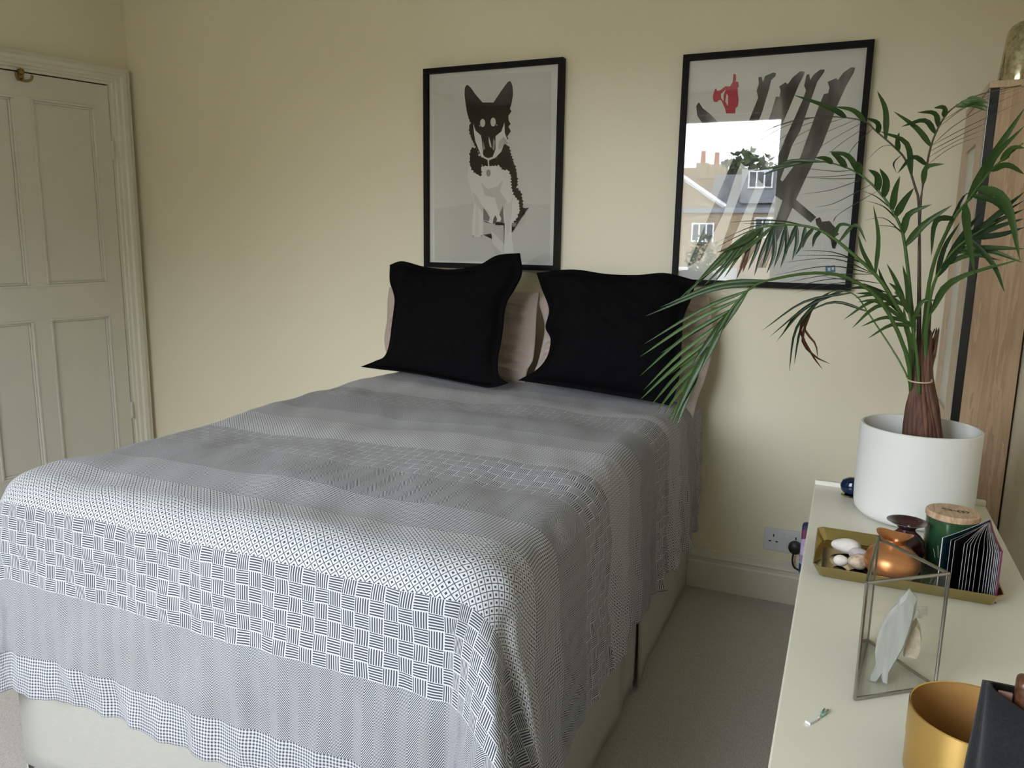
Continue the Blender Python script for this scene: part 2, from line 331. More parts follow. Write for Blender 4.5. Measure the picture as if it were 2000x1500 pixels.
# ------------------------------------------------------------------ bed
BX0, BX1, BYF, BZ = -1.735, -.475, -1.845, .755
def weave(name, c, rough=.9, s=900, var=.18, sheen=.15, bump=.3, spec=.2):
    g = G(name); v = g.mapped((1, 1, 1)); a = g.noise(g.mapped((s, s * .12, s)), 1.0, 2); b = g.noise(g.mapped((s * .12, s, s)), 1.0, 2); l = g.noise(v, 6, 3)
    f = g.m('MULTIPLY', g.m('ADD', a, b), .5)
    g.set(color=g.mix(f, tuple(x * (1 - var) for x in c), tuple(min(1, x * (1 + var)) for x in c)), rough=rough, sheen=sheen, spec=spec); g.bump(f, bump, .002); return g.mat
M_DIVAN = weave('beige_divan_fabric', (.38, .37, .335), s=600)
M_MATT = weave('white_ticking', (.7, .7, .68))
bed = thing('divan_bed', 'double divan bed with pale beige fabric base and pleated skirt', 'bed', ((BX0 + BX1) / 2, -.95, 0))
M_FOOT = plain('black_plastic', (.012, .012, .013), .45)
box('base', (BX0 + .02, BYF + .025, .055), (BX1 - .025, -.03, .37), M_DIVAN, bed, .012)
box('mattress', (BX0 + .03, BYF + .04, .372), (BX1 - .04, -.03, BZ - .02), M_MATT, bed, .06, 4, True)
for x, y in ((BX0 + .10, BYF + .07), (BX1 - .12, BYF + .07), (BX0 + .10, -.12), (BX1 - .12, -.12), ((BX0 + BX1) / 2, BYF + .07)):
    lathe('castor', [(.0, 0), (.022, .0), (.026, .01), (.026, .03), (.02, .0545)], (x, y, 0.0), M_FOOT, bed, 16)
def skirt_panel(name, p0, p1, nrm, z0, z1, f0=0.0, f1=0.0, th=.006):
    """hanging fabric panel; f0/f1 flare its lower corners outwards"""
    vs, fs = [], []; n, m_ = 14, 8
    for side in (0, 1):
        for i in range(n + 1):
            t = i / n
            for j in range(m_ + 1):
                h = j / m_; fl = (f0 * max(0, 1 - t * 5) ** 1.5 + f1 * max(0, 1 - (1 - t) * 5) ** 1.5) * (1 - h) + .0015 * math.sin(t * 23 + h * 3) - (th if side else 0)
                vs.append((p0[0] + (p1[0] - p0[0]) * t + nrm[0] * fl, p0[1] + (p1[1] - p0[1]) * t + nrm[1] * fl, z0 + (z1 - z0) * h))
    k = (n + 1) * (m_ + 1)
    for i in range(n):
        for j in range(m_):
            a = i * (m_ + 1) + j; fs.append((a, a + m_ + 1, a + m_ + 2, a + 1)); fs.append((k + a, k + a + 1, k + a + m_ + 2, k + a + m_ + 1))
    for i in range(n): a = i * (m_ + 1); fs.append((a, k + a, k + a + m_ + 1, a + m_ + 1))
    for e in (0, n):
        for j in range(m_): a = e * (m_ + 1) + j; fs.append((a, a + 1, k + a + 1, k + a))
    return mesh(name, vs, fs, M_DIVAN, bed, True)
XS = BX1 - .012
skirt_panel('skirt_panel', (BX0 + .005, BYF + .012), (XS, BYF + .012), (0, -1), .048, .37)
skirt_panel('skirt_panel', (XS, BYF + .012), (XS, -.965), (1, 0), .022, .37, 0, .006)
skirt_panel('skirt_panel', (XS, -.815), (XS, -.03), (1, 0), .012, .37, .012, 0)
skirt_panel('pleat', (XS - .002, -.957), (XS - .002, -.855), (1, 0), .026, .37, .002, .006)
skirt_panel('pleat', (XS - .008, -.862), (XS - .005, -.81), (1, 0), .030, .37, .0, .0)
skirt_panel('skirt_panel', (BX0 + .005, -.03), (BX0 + .005, BYF + .012), (-1, 0), .03, .37)

# ------------------------------------------------------------------ woven bedspread
DB, BB, HB, CB = .170, .176, .162, .122; PER = DB + BB + HB + CB; V0 = -1.715   # diamond, basket, herringbone, check bands
def spread_mat():
    g = G('black_white_woven_bands'); uv = g.n('ShaderNodeUVMap'); uv.uv_map = 'UVMap'; sp = g.n('ShaderNodeSeparateXYZ'); g.nt.links.new(uv.outputs[0], sp.inputs[0])
    wob = g.noise(g.coord('UV'), 9, 2)
    u = g.m('ADD', sp.outputs[0], g.m('MULTIPLY', wob, .006)); v = g.m('ADD', sp.outputs[1], g.m('MULTIPLY', wob, .006))
    w = g.m('MULTIPLY', g.fr(g.m('DIVIDE', g.m('SUBTRACT', v, V0_S), PER)), PER)
    # diamonds with a dot
    p = .0178; a = g.fr(g.m('DIVIDE', g.m('ADD', u, w), p)); b = g.fr(g.m('DIVIDE', g.m('SUBTRACT', u, w), p))
    ln = g.m('MAXIMUM', g.lt(a, .12), g.lt(b, .12)); da = g.lt(g.m('ABSOLUTE', g.m('SUBTRACT', a, .565)), .17); db = g.lt(g.m('ABSOLUTE', g.m('SUBTRACT', b, .565)), .17)
    dia = g.m('MAXIMUM', ln, g.m('MULTIPLY', da, db))
    # basket of lined squares
    c = BB / 6; wb = g.m('SUBTRACT', w, DB); cu = g.m('DIVIDE', u, c); cv = g.m('DIVIDE', wb, c)
    par = g.gt(g.fr(g.m('MULTIPLY', g.m('ADD', g.m('FLOOR', cu), g.m('FLOOR', cv)), .5)), .25)
    fu, fv = g.fr(cu), g.fr(cv)
    inn = g.m('MULTIPLY', g.lt(g.m('ABSOLUTE', g.m('SUBTRACT', fu, .5)), .478), g.lt(g.m('ABSOLUTE', g.m('SUBTRACT', fv, .5)), .478))
    bas = g.m('MULTIPLY', inn, g.fmix(par, g.lt(g.fr(g.m('MULTIPLY', fu, 6.0)), .55), g.lt(g.fr(g.m('MULTIPLY', fv, 6.0)), .55)))
    # herringbone
    hw = .023; zig = g.m('MULTIPLY', g.m('ABSOLUTE', g.m('SUBTRACT', g.fr(g.m('DIVIDE', u, 2 * hw)), .5)), 2 * hw * 1.5)
    her = g.lt(g.fr(g.m('DIVIDE', g.m('ADD', w, zig), .0052)), .58)
    # small gingham check
    k = .0066; x1 = g.lt(g.fr(g.m('DIVIDE', u, k)), .5); x2 = g.lt(g.fr(g.m('DIVIDE', w, k)), .5)
    chk = g.m('ADD', g.m('MULTIPLY', g.m('ADD', x1, x2), .42), g.m('MULTIPLY', g.m('MULTIPLY', x1, x2), .16))
    f = g.fmix(g.gt(w, DB), dia, bas); f = g.fmix(g.gt(w, DB + BB), f, her); f = g.fmix(g.gt(w, DB + BB + HB), f, chk)
    nz = g.noise(g.coord('UV'), 700, 2)
    white = g.mix(nz, (.50, .505, .53), (.60, .605, .63)); dark = g.mix(nz, (.030, .033, .046), (.065, .07, .09))
    g.set(color=g.mix(f, white, dark), rough=.85, spec=.2, sheen=.1); g.bump(g.m('ADD', g.m('MULTIPLY', f, -.5), g.m('MULTIPLY', nz, .6)), .25, .0015); return g.mat
R_ = .085; ARC = math.pi / 2 * R_
V0_S = -V0            # along-bed measure grows towards the foot
TOP = .785; CX0, CX1, CYF = BX0 - .012, BX1 + .012, BYF - .022
S0, S1 = CX0 + R_ - .30, CX1 - R_ + .525
T0, T1 = .06, -CYF - R_ + .525          # t = -y measure
rs = np.random.RandomState(4)
def nz2(x, y, f, seed, n=7):
    r = np.random.RandomState(seed); o = np.zeros_like(x)
    for _ in range(n):
        a = r.uniform(0, 2 * np.pi); k = f * r.uniform(.5, 1.6); o += np.sin(k * (np.cos(a) * x + np.sin(a) * y) + r.uniform(0, 6.28))
    return o / n ** .5
def spread_surface(ns=250, nt=340):
    S, T = np.meshgrid(np.linspace(S0, S1, ns), np.linspace(T0, T1, nt), indexing='ij')
    aR = S - (CX1 - R_); aL = (CX0 + R_) - S; b = T - (-CYF - R_)
    a = np.maximum(np.maximum(aR, aL), 0); b = np.maximum(b, 0); side = np.where(aR > 0, 1.0, -1.0)
    r = np.hypot(a, b); phi = np.arctan2(b, a + 1e-9)            # 0 = side face, pi/2 = foot face
    both = np.clip(np.sin(2 * phi), 0, 1)
    th = np.minimum(r, ARC) / R_; h = R_ * np.sin(th); dz = R_ * (1 - np.cos(th)); ex = np.maximum(r - ARC, 0)
    # folds running down the hanging cloth
    al = np.where(phi > np.pi / 4, S, T)                          # coordinate along the edge
    dep = np.clip(ex / .42, 0, 1)
    O_ = np.zeros_like(S)
    foldR = (.013 * nz2(T, O_, 52, 35) + .008 * nz2(T, S * .25, 95, 36) + .004 * nz2(T, S * .3, 170, 37)) * np.clip(1.55 - T * .80, .25, 1) + .006 * nz2(T, O_, 13, 38)
    foldF = .012 * nz2(S, O_, 15, 31) + .007 * nz2(S, T * .2, 42, 33) + .0035 * nz2(S, T * .3, 110, 34)
    wF = (phi / (np.pi / 2)) ** 2
    fold = (foldR * (1 - wF) + foldF * wF) * dep ** 1.2
    k = .05 + both ** 1.2 * (.30 + .20 * np.cos(7.2 * (phi - .98)))       # corner: cone with one deep fold
    h = h + ex * k + fold * (1 - both) + both * .035 * dep * np.cos(9.5 * (phi - .80))
    dz = dz + ex * np.sqrt(np.maximum(1 - k * k, .2))
    cx = np.where(aR > 0, CX1 - R_, np.where(aL > 0, CX0 + R_, S)); cy = np.where(b > 0, CYF + R_, -T)
    X = cx + side * h * np.cos(phi) * (r > 0); Y = cy - h * np.sin(phi) * (r > 0); Z = TOP - dz
    flat = np.clip(1 - r / .2, 0, 1)
    Z += flat * (.006 * nz2(S, T, 7, 3) + .0045 * nz2(S, T, 19, 5) + .0018 * nz2(S, T * .6, 45, 8) + .010 * np.exp(-((T - .95) / .45) ** 2) - .006)
    # fine wrinkles over the hanging parts
    wr = .0016 * nz2(S, T, 70, 11) + .0025 * nz2(S, T, 28, 12)
    X += np.where(a > 0, side * wr, 0); Y -= np.where(b > 0, wr, 0)
    # uneven hem
    Z += dep ** 2 * (.012 * nz2(al, O_, 8, 41) + .004 * nz2(al, O_, 26, 42))
    Z = np.maximum(Z, .012 + .02 * both)
    V = np.stack([X, Y, Z], -1).reshape(-1, 3); UVs = np.stack([S, T], -1).reshape(-1, 2)
    I = np.arange(ns * nt).reshape(ns, nt)
    Fc = np.stack([I[:-1, :-1], I[1:, :-1], I[1:, 1:], I[:-1, 1:]], -1).reshape(-1, 4).tolist()
    return V, Fc, UVs
V_, F_, UV_ = spread_surface()
spread = mesh('bedspread', V_, [f[::-1] for f in F_], spread_mat(), None, True, UV_)
sm = spread.modifiers.new('cloth_thickness', 'SOLIDIFY'); sm.thickness = .004; sm.offset = -1
tag(spread, 'grey black and white woven bedspread with banded geometric patterns draped over the bed', 'bedspread')

# ------------------------------------------------------------------ pillows
def edge_curve(pts, y0, y1, n):
    """outline edge: photo points with depth running from y0 to y1, resampled evenly"""
    m_ = len(pts); P = [atY(p[0], p[1], y0 + (y1 - y0) * i / (m_ - 1)) for i, p in enumerate(pts)]
    Q = np.array(spline(P, 200)); d = np.concatenate([[0], np.cumsum(np.linalg.norm(np.diff(Q, axis=0), axis=1))]); t = np.linspace(0, d[-1], n)
    return np.stack([np.interp(t, d, Q[:, k]) for k in range(3)], -1)
def pillow(name, top, bottom, left, right, depths, th, mat, label, cat, group, flange=.09, seed=0, ripple=.010, wrinkle=.004, N=72):
    """soft pillow from its four outline edges (left to right, top to bottom); depths = y at TL, TR, BL, BR"""
    yTL, yTR, yBL, yBR = depths
    T, B_ = edge_curve(top, yTL, yTR, N), edge_curve(bottom, yBL, yBR, N); L, R = edge_curve(left, yTL, yBL, N)[::-1], edge_curve(right, yTR, yBR, N)[::-1]
    TL, TR, BL, BR = T[0], T[-1], B_[0], B_[-1]; nrm = np.cross(TR - BL, TL - BR); nrm /= np.linalg.norm(nrm)
    if nrm[1] > 0: nrm = -nrm
    u, v = np.meshgrid(np.linspace(-1, 1, N), np.linspace(-1, 1, N), indexing='ij'); s, t = (u + 1) / 2, (v + 1) / 2; S_, T_ = s[..., None], t[..., None]
    P = (1 - T_) * B_[:, None] + T_ * T[:, None] + (1 - S_) * L[None] + S_ * R[None] - ((1 - S_) * (1 - T_) * BL + S_ * (1 - T_) * BR + (1 - S_) * T_ * TL + S_ * T_ * TR)
    e = 1 - flange
    prof = np.sqrt(np.clip(1 - np.abs(u / e) ** 2.6, 0, 1) * np.clip(1 - np.abs(v / e) ** 2.6, 0, 1))
    prof = prof * (1 - .18 * np.clip(v, -1, 1))
    edge = np.clip((np.maximum(np.abs(u), np.abs(v)) - e) / max(flange, .02), 0, 1)
    rip = edge * ripple * (np.sin(u * 5 + seed) + np.sin(v * 6 + 2 * seed + 1))
    wr = (wrinkle * nz2(u, v, 16, seed + 3) + wrinkle * .5 * nz2(u * 1.5, v, 40, seed + 4)) * np.clip(prof * 2, 0, 1)
    vs = np.concatenate([(P + nrm * (th * prof + rip + .0035 + wr)[..., None]).reshape(-1, 3), (P + nrm * (-th * .7 * prof + rip - .0035)[..., None]).reshape(-1, 3)])
    I = np.arange(N * N).reshape(N, N); J = I + N * N
    fs = np.stack([I[:-1, :-1], I[1:, :-1], I[1:, 1:], I[:-1, 1:]], -1).reshape(-1, 4).tolist() + np.stack([J[:-1, :-1], J[:-1, 1:], J[1:, 1:], J[1:, :-1]], -1).reshape(-1, 4).tolist()
    for k in range(N - 1):
        fs += [[I[k, 0], J[k, 0], J[k + 1, 0], I[k + 1, 0]], [I[k + 1, -1], J[k + 1, -1], J[k, -1], I[k, -1]], [I[0, k + 1], J[0, k + 1], J[0, k], I[0, k]], [I[-1, k], J[-1, k], J[-1, k + 1], I[-1, k + 1]]]
    o = mesh(name, vs, fs, mat, None, True)
    bm = bmesh.new(); bm.from_mesh(o.data); bmesh.ops.recalc_face_normals(bm, faces=bm.faces); bm.to_mesh(o.data); bm.free()
    return tag(o, label, cat, group)
M_BLK = weave('black_linen', (.0050, .0050, .0056), s=500, var=.5, sheen=.0, bump=.4, spec=.03)
M_BEI = weave('pinkish_beige_linen', (.47, .385, .34), s=500, var=.12, bump=.3)
gp = 'beige pillows against the wall'; gb = 'black square cushions'
pillow('pillow', [(760, 562), (800, 552), (900, 556), (1000, 570), (1052, 571)], [(758, 712), (850, 722), (950, 738), (1024, 748)], [(760, 562), (757, 610), (752, 660), (758, 712)], [(1052, 571), (1046, 640), (1042, 700), (1030, 722), (1024, 748)], (-.09, -.10, -.19, -.21), .055, M_BEI, 'beige linen pillow behind the cushion nearest the door', 'pillow', gp, .05, 11, .004, .010)
pillow('pillow', [(1050, 582), (1120, 566), (1250, 560), (1340, 566), (1384, 578)], [(1036, 742), (1120, 752), (1240, 768), (1320, 792), (1352, 822)], [(1050, 582), (1063, 635), (1056, 690), (1036, 742)], [(1384, 578), (1392, 640), (1388, 700), (1376, 745), (1362, 780), (1352, 822)], (-.08, -.09, -.19, -.22), .050, M_BEI, 'beige linen pillow behind the cushion beside the palm, drooping off the mattress', 'pillow', gp, .05, 23, .004, .012)
pillow('cushion', [(763, 518), (788, 511), (830, 521), (885, 526), (935, 519), (972, 499), (1014, 494)], [(707, 717), (745, 722), (800, 728), (860, 739), (920, 751), (958, 757), (992, 748)], [(763, 518), (762, 550), (773, 588), (766, 640), (755, 692), (735, 706), (707, 717)], [(1014, 494), (1017, 532), (1004, 564), (988, 595), (979, 650), (971, 700), (974, 733), (992, 748)], (-.25, -.24, -.32, -.42), .080, M_BLK, 'black linen cushion with an upturned corner below the dog print', 'cushion', gb, .08, 31, .004, .003)
pillow('cushion', [(1048, 533), (1090, 528), (1130, 528), (1185, 536), (1245, 537), (1300, 534), (1360, 549)], [(1013, 743), (1060, 750), (1120, 759), (1200, 772), (1260, 782), (1312, 793)], [(1048, 533), (1057, 563), (1072, 605), (1066, 640), (1075, 662), (1068, 695), (1048, 722), (1013, 743)], [(1360, 549), (1350, 582), (1336, 620), (1331, 680), (1326, 740), (1312, 793)], (-.25, -.24, -.34, -.40), .080, M_BLK, 'black linen cushion partly behind the palm fronds', 'cushion', gb, .08, 47, .004, .003)

# ------------------------------------------------------------------ framed prints
def ink(name, c, var=.0, scale=12.0, tone=None):
    if tone is None: return plain(name, c, .8, var=max(var, .01), scale=scale, spec=.03)
    g = G(name); v = g.mapped((14, 14, 5)); f = g.noise(v, 1.0, 2, .4); g.set(color=g.ramp(f, (.38, tone), (.55, tuple(.35 * x for x in c)), (.68, c)), rough=.8, spec=.03); return g.mat
INK = {}
def shade(k):
    if k not in INK: INK[k] = ink('print_grey_%02d' % int(k * 100), (k, k * 1.01, k * .96))
    return INK[k]
def ellipse(cx, cy, rx, ry, n=18): return [(cx + rx * math.cos(2 * math.pi * i / n), cy + ry * math.sin(2 * math.pi * i / n)) for i in range(n)]
def frame_picture(x0, x1, z0, z1, label, depth=.034, w=.0205):
    t = thing('framed_print', label, 'picture', ((x0 + x1) / 2, -.002, z0), 'framed prints on the wall')
    y0, y1 = -depth, -.002
    bm = bmesh.new()
    for lo, hi in (((x0, y0, z1 - w), (x1, y1, z1)), ((x0, y0, z0), (x1, y1, z0 + w)), ((x0, y0, z0 + w), (x0 + w, y1, z1 - w)), ((x1 - w, y0, z0 + w), (x1, y1, z1 - w))): add_box(bm, lo, hi, .0012)
    bm_obj('frame', bm, M_BLACKFRAME, t)
    paper = box('paper', (x0 + w, -.016, z0 + w), (x1 - w, -.006, z1 - w), M_PAPER, t)
    box('glass', (x0 + w, -.0235, z0 + w), (x1 - w, -.0215, z1 - w), M_GLASS, t)
    return t, paper
def printed(paper, name, pts, mat, layer, lim, conv):
    vs = []
    for p in pts:
        q = atY(*conv(*p), -.016); vs.append((min(max(q[0], lim[0]), lim[1]), -.0161 - .00008 * layer, min(max(q[2], lim[2]), lim[3])))
    a = sum(vs[i][0] * vs[(i + 1) % len(vs)][2] - vs[(i + 1) % len(vs)][0] * vs[i][2] for i in range(len(vs)))
    if a < 0: vs = vs[::-1]
    return mesh(name, vs, [tuple(range(len(vs)))], mat, paper)
LX0, LX1, LZ0, LZ1 = -1.662, -1.058, 1.207, 2.001
lp, lpaper = frame_picture(LX0, LX1, LZ0, LZ1, 'black framed print of a black and white dog above the cushions')
c3 = lambda x, y: (800 + x / 3.262, 80 + y / 3.262); limL = (LX0 + .02, LX1 - .02, LZ0 + .02, LZ1 - .02)
def dogp(name, pts, k, layer): return printed(lpaper, name, pts, shade(k), layer, limL, c3)
def furry(pts, amp, seed, step=9, closed=True):
    """ragged fur edge: subdivide the outline and push alternate points out"""
    r = random.Random(seed); o = []
    for i in range(len(pts) if closed else len(pts) - 1):
        a, b = np.array(pts[i], float), np.array(pts[(i + 1) % len(pts)], float); n = max(1, int(np.linalg.norm(b - a) / step)); t = b - a; q = np.array([t[1], -t[0]]) / (np.linalg.norm(t) + 1e-6)
        for k in range(n): o.append(tuple(a + t * k / n + q * (amp * r.uniform(.2, 1) if k % 2 else 0)))
    return o
dogp('print_sheet', [(150, 236), (905, 192), (897, 1415), (158, 1400)], .60, 0)
dogp('print_ground', [(155, 1068), (300, 1052), (400, 1032), (720, 1040), (900, 1040), (890, 1410), (165, 1395)], .545, 1)
dogp('print_shadow', [(470, 1150), (560, 1175), (650, 1175), (725, 1180), (760, 1060), (720, 1045), (600, 1060), (600, 1300), (530, 1225), (470, 1235)], .50, 2)
dogp('print_shadow', [(520, 1210), (600, 1290), (590, 1360), (530, 1300)], .63, 3)
dogp('print_shadow', [(520, 1285), (585, 1345), (545, 1365)], .50, 4)
dogp('dog_body', [(375, 800), (450, 780), (570, 780), (640, 820), (665, 930), (670, 990), (700, 1010), (715, 1080), (690, 1140), (650, 1165), (652, 1260), (665, 1350), (600, 1350), (607, 1160), (560, 1150), (540, 1170), (470, 1142), (465, 1248), (400, 1248), (400, 1160), (412, 1020), (395, 960), (370, 870)], .68, 5)
dogp('dog_shading', [(455, 900), (500, 945), (560, 925), (598, 880), (575, 960), (620, 1020), (600, 1090), (580, 1120), (560, 1060), (545, 1000), (480, 985)], .52, 6)
dogp('dog_shading', [(400, 960), (430, 990), (470, 1060), (510, 1095), (470, 1100), (415, 1030)], .56, 6)
dogp('dog_shading', [(470, 1062), (492, 1090), (512, 1125), (505, 1148), (470, 1142)], .20, 7)
dogp('dog_shading', [(594, 1050), (602, 1155), (575, 1160), (585, 1130), (572, 1108)], .16, 7)
dogp('dog_shading', [(535, 1130), (548, 1110), (558, 1135), (550, 1165), (530, 1165)], .09, 8)
dogp('dog_shading', [(605, 1040), (640, 1030), (662, 980), (650, 1110), (625, 1250), (612, 1160)], .60, 7)
dogp('dog_shading', [(425, 1010), (440, 1090), (445, 1235), (415, 1240), (420, 1120)], .61, 7)
dogp('dog_fur', furry([(395, 680), (430, 690), (440, 735), (500, 758), (560, 745), (600, 655), (630, 670), (645, 730), (668, 790), (682, 850), (685, 905), (680, 938), (708, 968), (716, 1010), (722, 1060), (732, 1092), (705, 1130), (668, 1162), (692, 1118), (706, 1080), (697, 1015), (672, 985), (657, 945), (650, 870), (636, 815), (600, 820), (565, 788), (500, 797), (455, 788), (455, 862), (420, 840), (388, 800), (385, 730)], 12, 3), .008, 9)
dogp('dog_head', furry([(622, 610), (625, 640), (600, 660), (560, 740), (500, 757), (450, 720), (412, 655), (395, 620), (385, 580), (380, 545), (392, 520), (375, 487), (380, 470)], 9, 5, closed=False) + [(366, 455), (357, 400), (350, 340), (352, 300), (360, 284), (370, 280), (390, 297), (420, 340), (465, 392), (535, 392), (590, 310), (625, 262), (643, 255), (656, 285), (660, 340), (650, 400), (640, 432), (650, 448), (630, 478), (632, 508), (645, 530), (630, 545), (646, 575)], .007, 10)
dogp('dog_cheek', [(406, 525), (420, 570), (455, 602), (462, 640), (466, 690), (470, 722), (500, 748), (530, 738), (548, 690), (548, 607), (585, 577), (605, 520), (607, 585), (628, 642), (600, 662), (585, 705), (550, 742), (503, 763), (458, 735), (440, 690), (420, 640), (410, 580)], .68, 11)
dogp('dog_cheek_shading', [(570, 640), (600, 610), (625, 642), (600, 662), (580, 690), (565, 690)], .46, 12)
dogp('dog_muzzle', [(505, 608), (516, 640), (524, 682), (512, 672), (504, 640)], .55, 12)
dogp('dog_muzzle', [(470, 640), (482, 690), (470, 700)], .40, 12)
dogp('dog_muzzle', [(535, 620), (546, 640), (540, 700), (528, 690)], .30, 12)
dogp('dog_nose', ellipse(500, 713, 33, 32), .006, 13)
dogp('dog_brow', ellipse(466, 523, 16, 26), .58, 13); dogp('dog_brow', ellipse(533, 517, 17, 28), .58, 13)
dogp('dog_eye_glint', ellipse(448, 541, 4, 4, 8), .6, 13); dogp('dog_eye_glint', ellipse(557, 536, 4, 4, 8), .6, 13)
dogp('dog_ear', [(418, 390), (428, 370), (440, 400), (420, 415)], .02, 13); dogp('dog_ear', [(575, 370), (595, 365), (590, 400), (578, 405)], .025, 13)
dogp('dog_strap', [(497, 755), (505, 755), (509, 796), (501, 796)], .66, 14); dogp('dog_tag', ellipse(503, 842, 14, 23), .26, 14)
dogp('dog_paw', [(652, 1160), (675, 1158), (688, 1180), (655, 1186)], .22, 12)
for q in ([(400, 1238), (412, 1238), (412, 1250), (400, 1250)], [(452, 1236), (464, 1236), (464, 1250), (452, 1250)]): dogp('dog_paw', q, .40, 12)

RX0, RX1, RZ0, RZ1 = -.609, .004, 1.170, 1.974
rp, rpaper = frame_picture(RX0, RX1, RZ0, RZ1, 'black framed print of grey legs and a red figure, mirroring the window')
c4 = lambda x, y: (1290 + x / 2.727, 50 + y / 2.727); limR = (RX0 + .02, RX1 - .02, RZ0 + .02, RZ1 - .02)
M_LEG = ink('print_leg_grey', (.30, .30, .30), tone=(.022, .022, .024)); M_LEG2 = ink('print_leg_dark', (.16, .16, .165), tone=(.02, .02, .022)); M_RED = ink('print_red', (.50, .035, .075), .1)
def legp(name, pts, mat, layer): return printed(rpaper, name, pts, mat, layer, limR, c4)
legp('print_leg', [(190, 428), (205, 408), (225, 440), (262, 468), (330, 540), (660, 840), (720, 925), (830, 1020), (800, 1050), (690, 960), (610, 905), (250, 560), (196, 480)], M_LEG, 1)
legp('print_leg', [(600, 250), (616, 254), (612, 270), (590, 290), (578, 340), (560, 400), (540, 465), (400, 800), (335, 1000), (215, 1245), (140, 1290), (150, 1265), (265, 1000), (350, 800), (488, 465), (520, 385), (512, 345), (524, 310), (521, 276), (538, 272), (545, 300), (558, 268)], M_LEG, 2)
legp('print_leg', [(745, 243), (768, 245), (765, 262), (735, 320), (690, 430), (660, 500), (445, 1000), (385, 1140), (330, 1275), (300, 1290), (300, 1260), (385, 1000), (590, 465), (615, 378), (634, 380), (640, 345), (632, 325), (665, 302), (678, 312), (705, 275)], M_LEG, 3)
legp('print_leg', [(850, 235), (874, 233), (872, 248), (835, 300), (800, 400), (745, 560), (700, 640), (660, 760), (575, 1000), (500, 1200), (450, 1290), (420, 1290), (495, 1000), (650, 640), (665, 600), (720, 480), (760, 390), (775, 345), (765, 320), (778, 262), (792, 258), (797, 290), (815, 262)], M_LEG2, 4)
legp('print_leg', [(1015, 222), (1037, 224), (1030, 250), (990, 320), (940, 430), (860, 640), (780, 800), (725, 920), (690, 1000), (640, 1110), (560, 1290), (520, 1290), (620, 1020), (650, 930), (635, 890), (650, 830), (745, 700), (835, 450), (870, 365), (893, 360), (900, 330), (890, 300), (935, 280), (945, 290), (975, 250)], M_LEG, 5)
legp('print_shoe', [(825, 1030), (850, 1020), (860, 1045), (900, 1040), (935, 1080), (940, 1100), (952, 1110), (940, 1120), (925, 1115), (940, 1160), (930, 1190), (915, 1185), (905, 1140), (860, 1095), (830, 1060)], M_LEG2, 6)
legp('print_red_figure', [(393, 256), (402, 262), (403, 285), (400, 298), (415, 300), (418, 325), (412, 330), (412, 360), (417, 400), (412, 430), (400, 440), (398, 468), (350, 468), (345, 445), (325, 400), (315, 395), (300, 408), (283, 405), (278, 380), (290, 338), (296, 333), (302, 348), (318, 345), (345, 322), (370, 325), (385, 300), (388, 262)], M_RED, 6)
legp('print_red_gap', [(322, 365), (348, 340), (336, 372), (336, 402), (324, 388)], M_PAPER, 7); legp('print_red_gap', [(352, 362), (360, 372), (359, 428), (346, 405)], M_PAPER, 7)
M_BLUE = ink('print_blue', (.05, .16, .30), .1)
legp('print_blue_mark', [(878, 1282), (930, 1276), (932, 1312), (880, 1318)], M_BLUE, 6); legp('print_blue_mark', [(890, 1290), (905, 1288), (905, 1306), (892, 1307)], M_PAPER, 7); legp('print_blue_mark', [(912, 1287), (925, 1286), (924, 1300), (912, 1302)], M_PAPER, 7)

# ------------------------------------------------------------------ wall socket and plug
M_PLAST = plain('white_socket_plastic', (.62, .64, .67), .35, var=.02)
sx0, sx1, sz0, sz1 = -.215, -.069, .196, .282
so = thing('wall_socket', 'white double wall socket low on the wall above the skirting', 'socket', ((sx0 + sx1) / 2, -.001, sz0))
box('plate', (sx0, -.011, sz0), (sx1, -.001, sz1), M_PLAST, so, .003, 3)
for dx in (.034, .112):
    for hx, hz, w, h in ((0, .060, .0045, .010), (-.012, .037, .009, .0045), (.012, .037, .009, .0045)):
        box('pin_hole', (sx0 + dx + hx - w / 2, -.0116, sz0 + hz - h / 2), (sx0 + dx + hx + w / 2, -.0108, sz0 + hz + h / 2), M_DARK, so)
for dx in (.060, .078): box('rocker_switch', (sx0 + dx, -.0145, sz0 + .050), (sx0 + dx + .010, -.0105, sz0 + .074), M_PLAST, so, .001)
pg = thing('mains_plug', 'black mains plug with cable pushed into the wall socket', 'plug', (-.103, -.014, .22))
pb = lathe('plug_body', [(0, -.020), (.014, -.020), (.022, -.014), (.0245, -.002), (.0245, .004), (.020, .008)], (0, 0, 0), M_FOOT, None, 24)
pb.parent = pg; pb.matrix_parent_inverse = parent_inv(pg); pb.rotation_euler = (-math.pi / 2, 0, 0); pb.location = (-.103, -.022, .226)
tube('plug_cable', spline([(-.107, -.034, .206), (-.108, -.036, .180), (-.102, -.036, .158), (-.088, -.035, .148), (-.06, -.034, .140), (.02, -.034, .10), (.06, -.034, .03)], 26), .0035, M_FOOT, pg, 8)

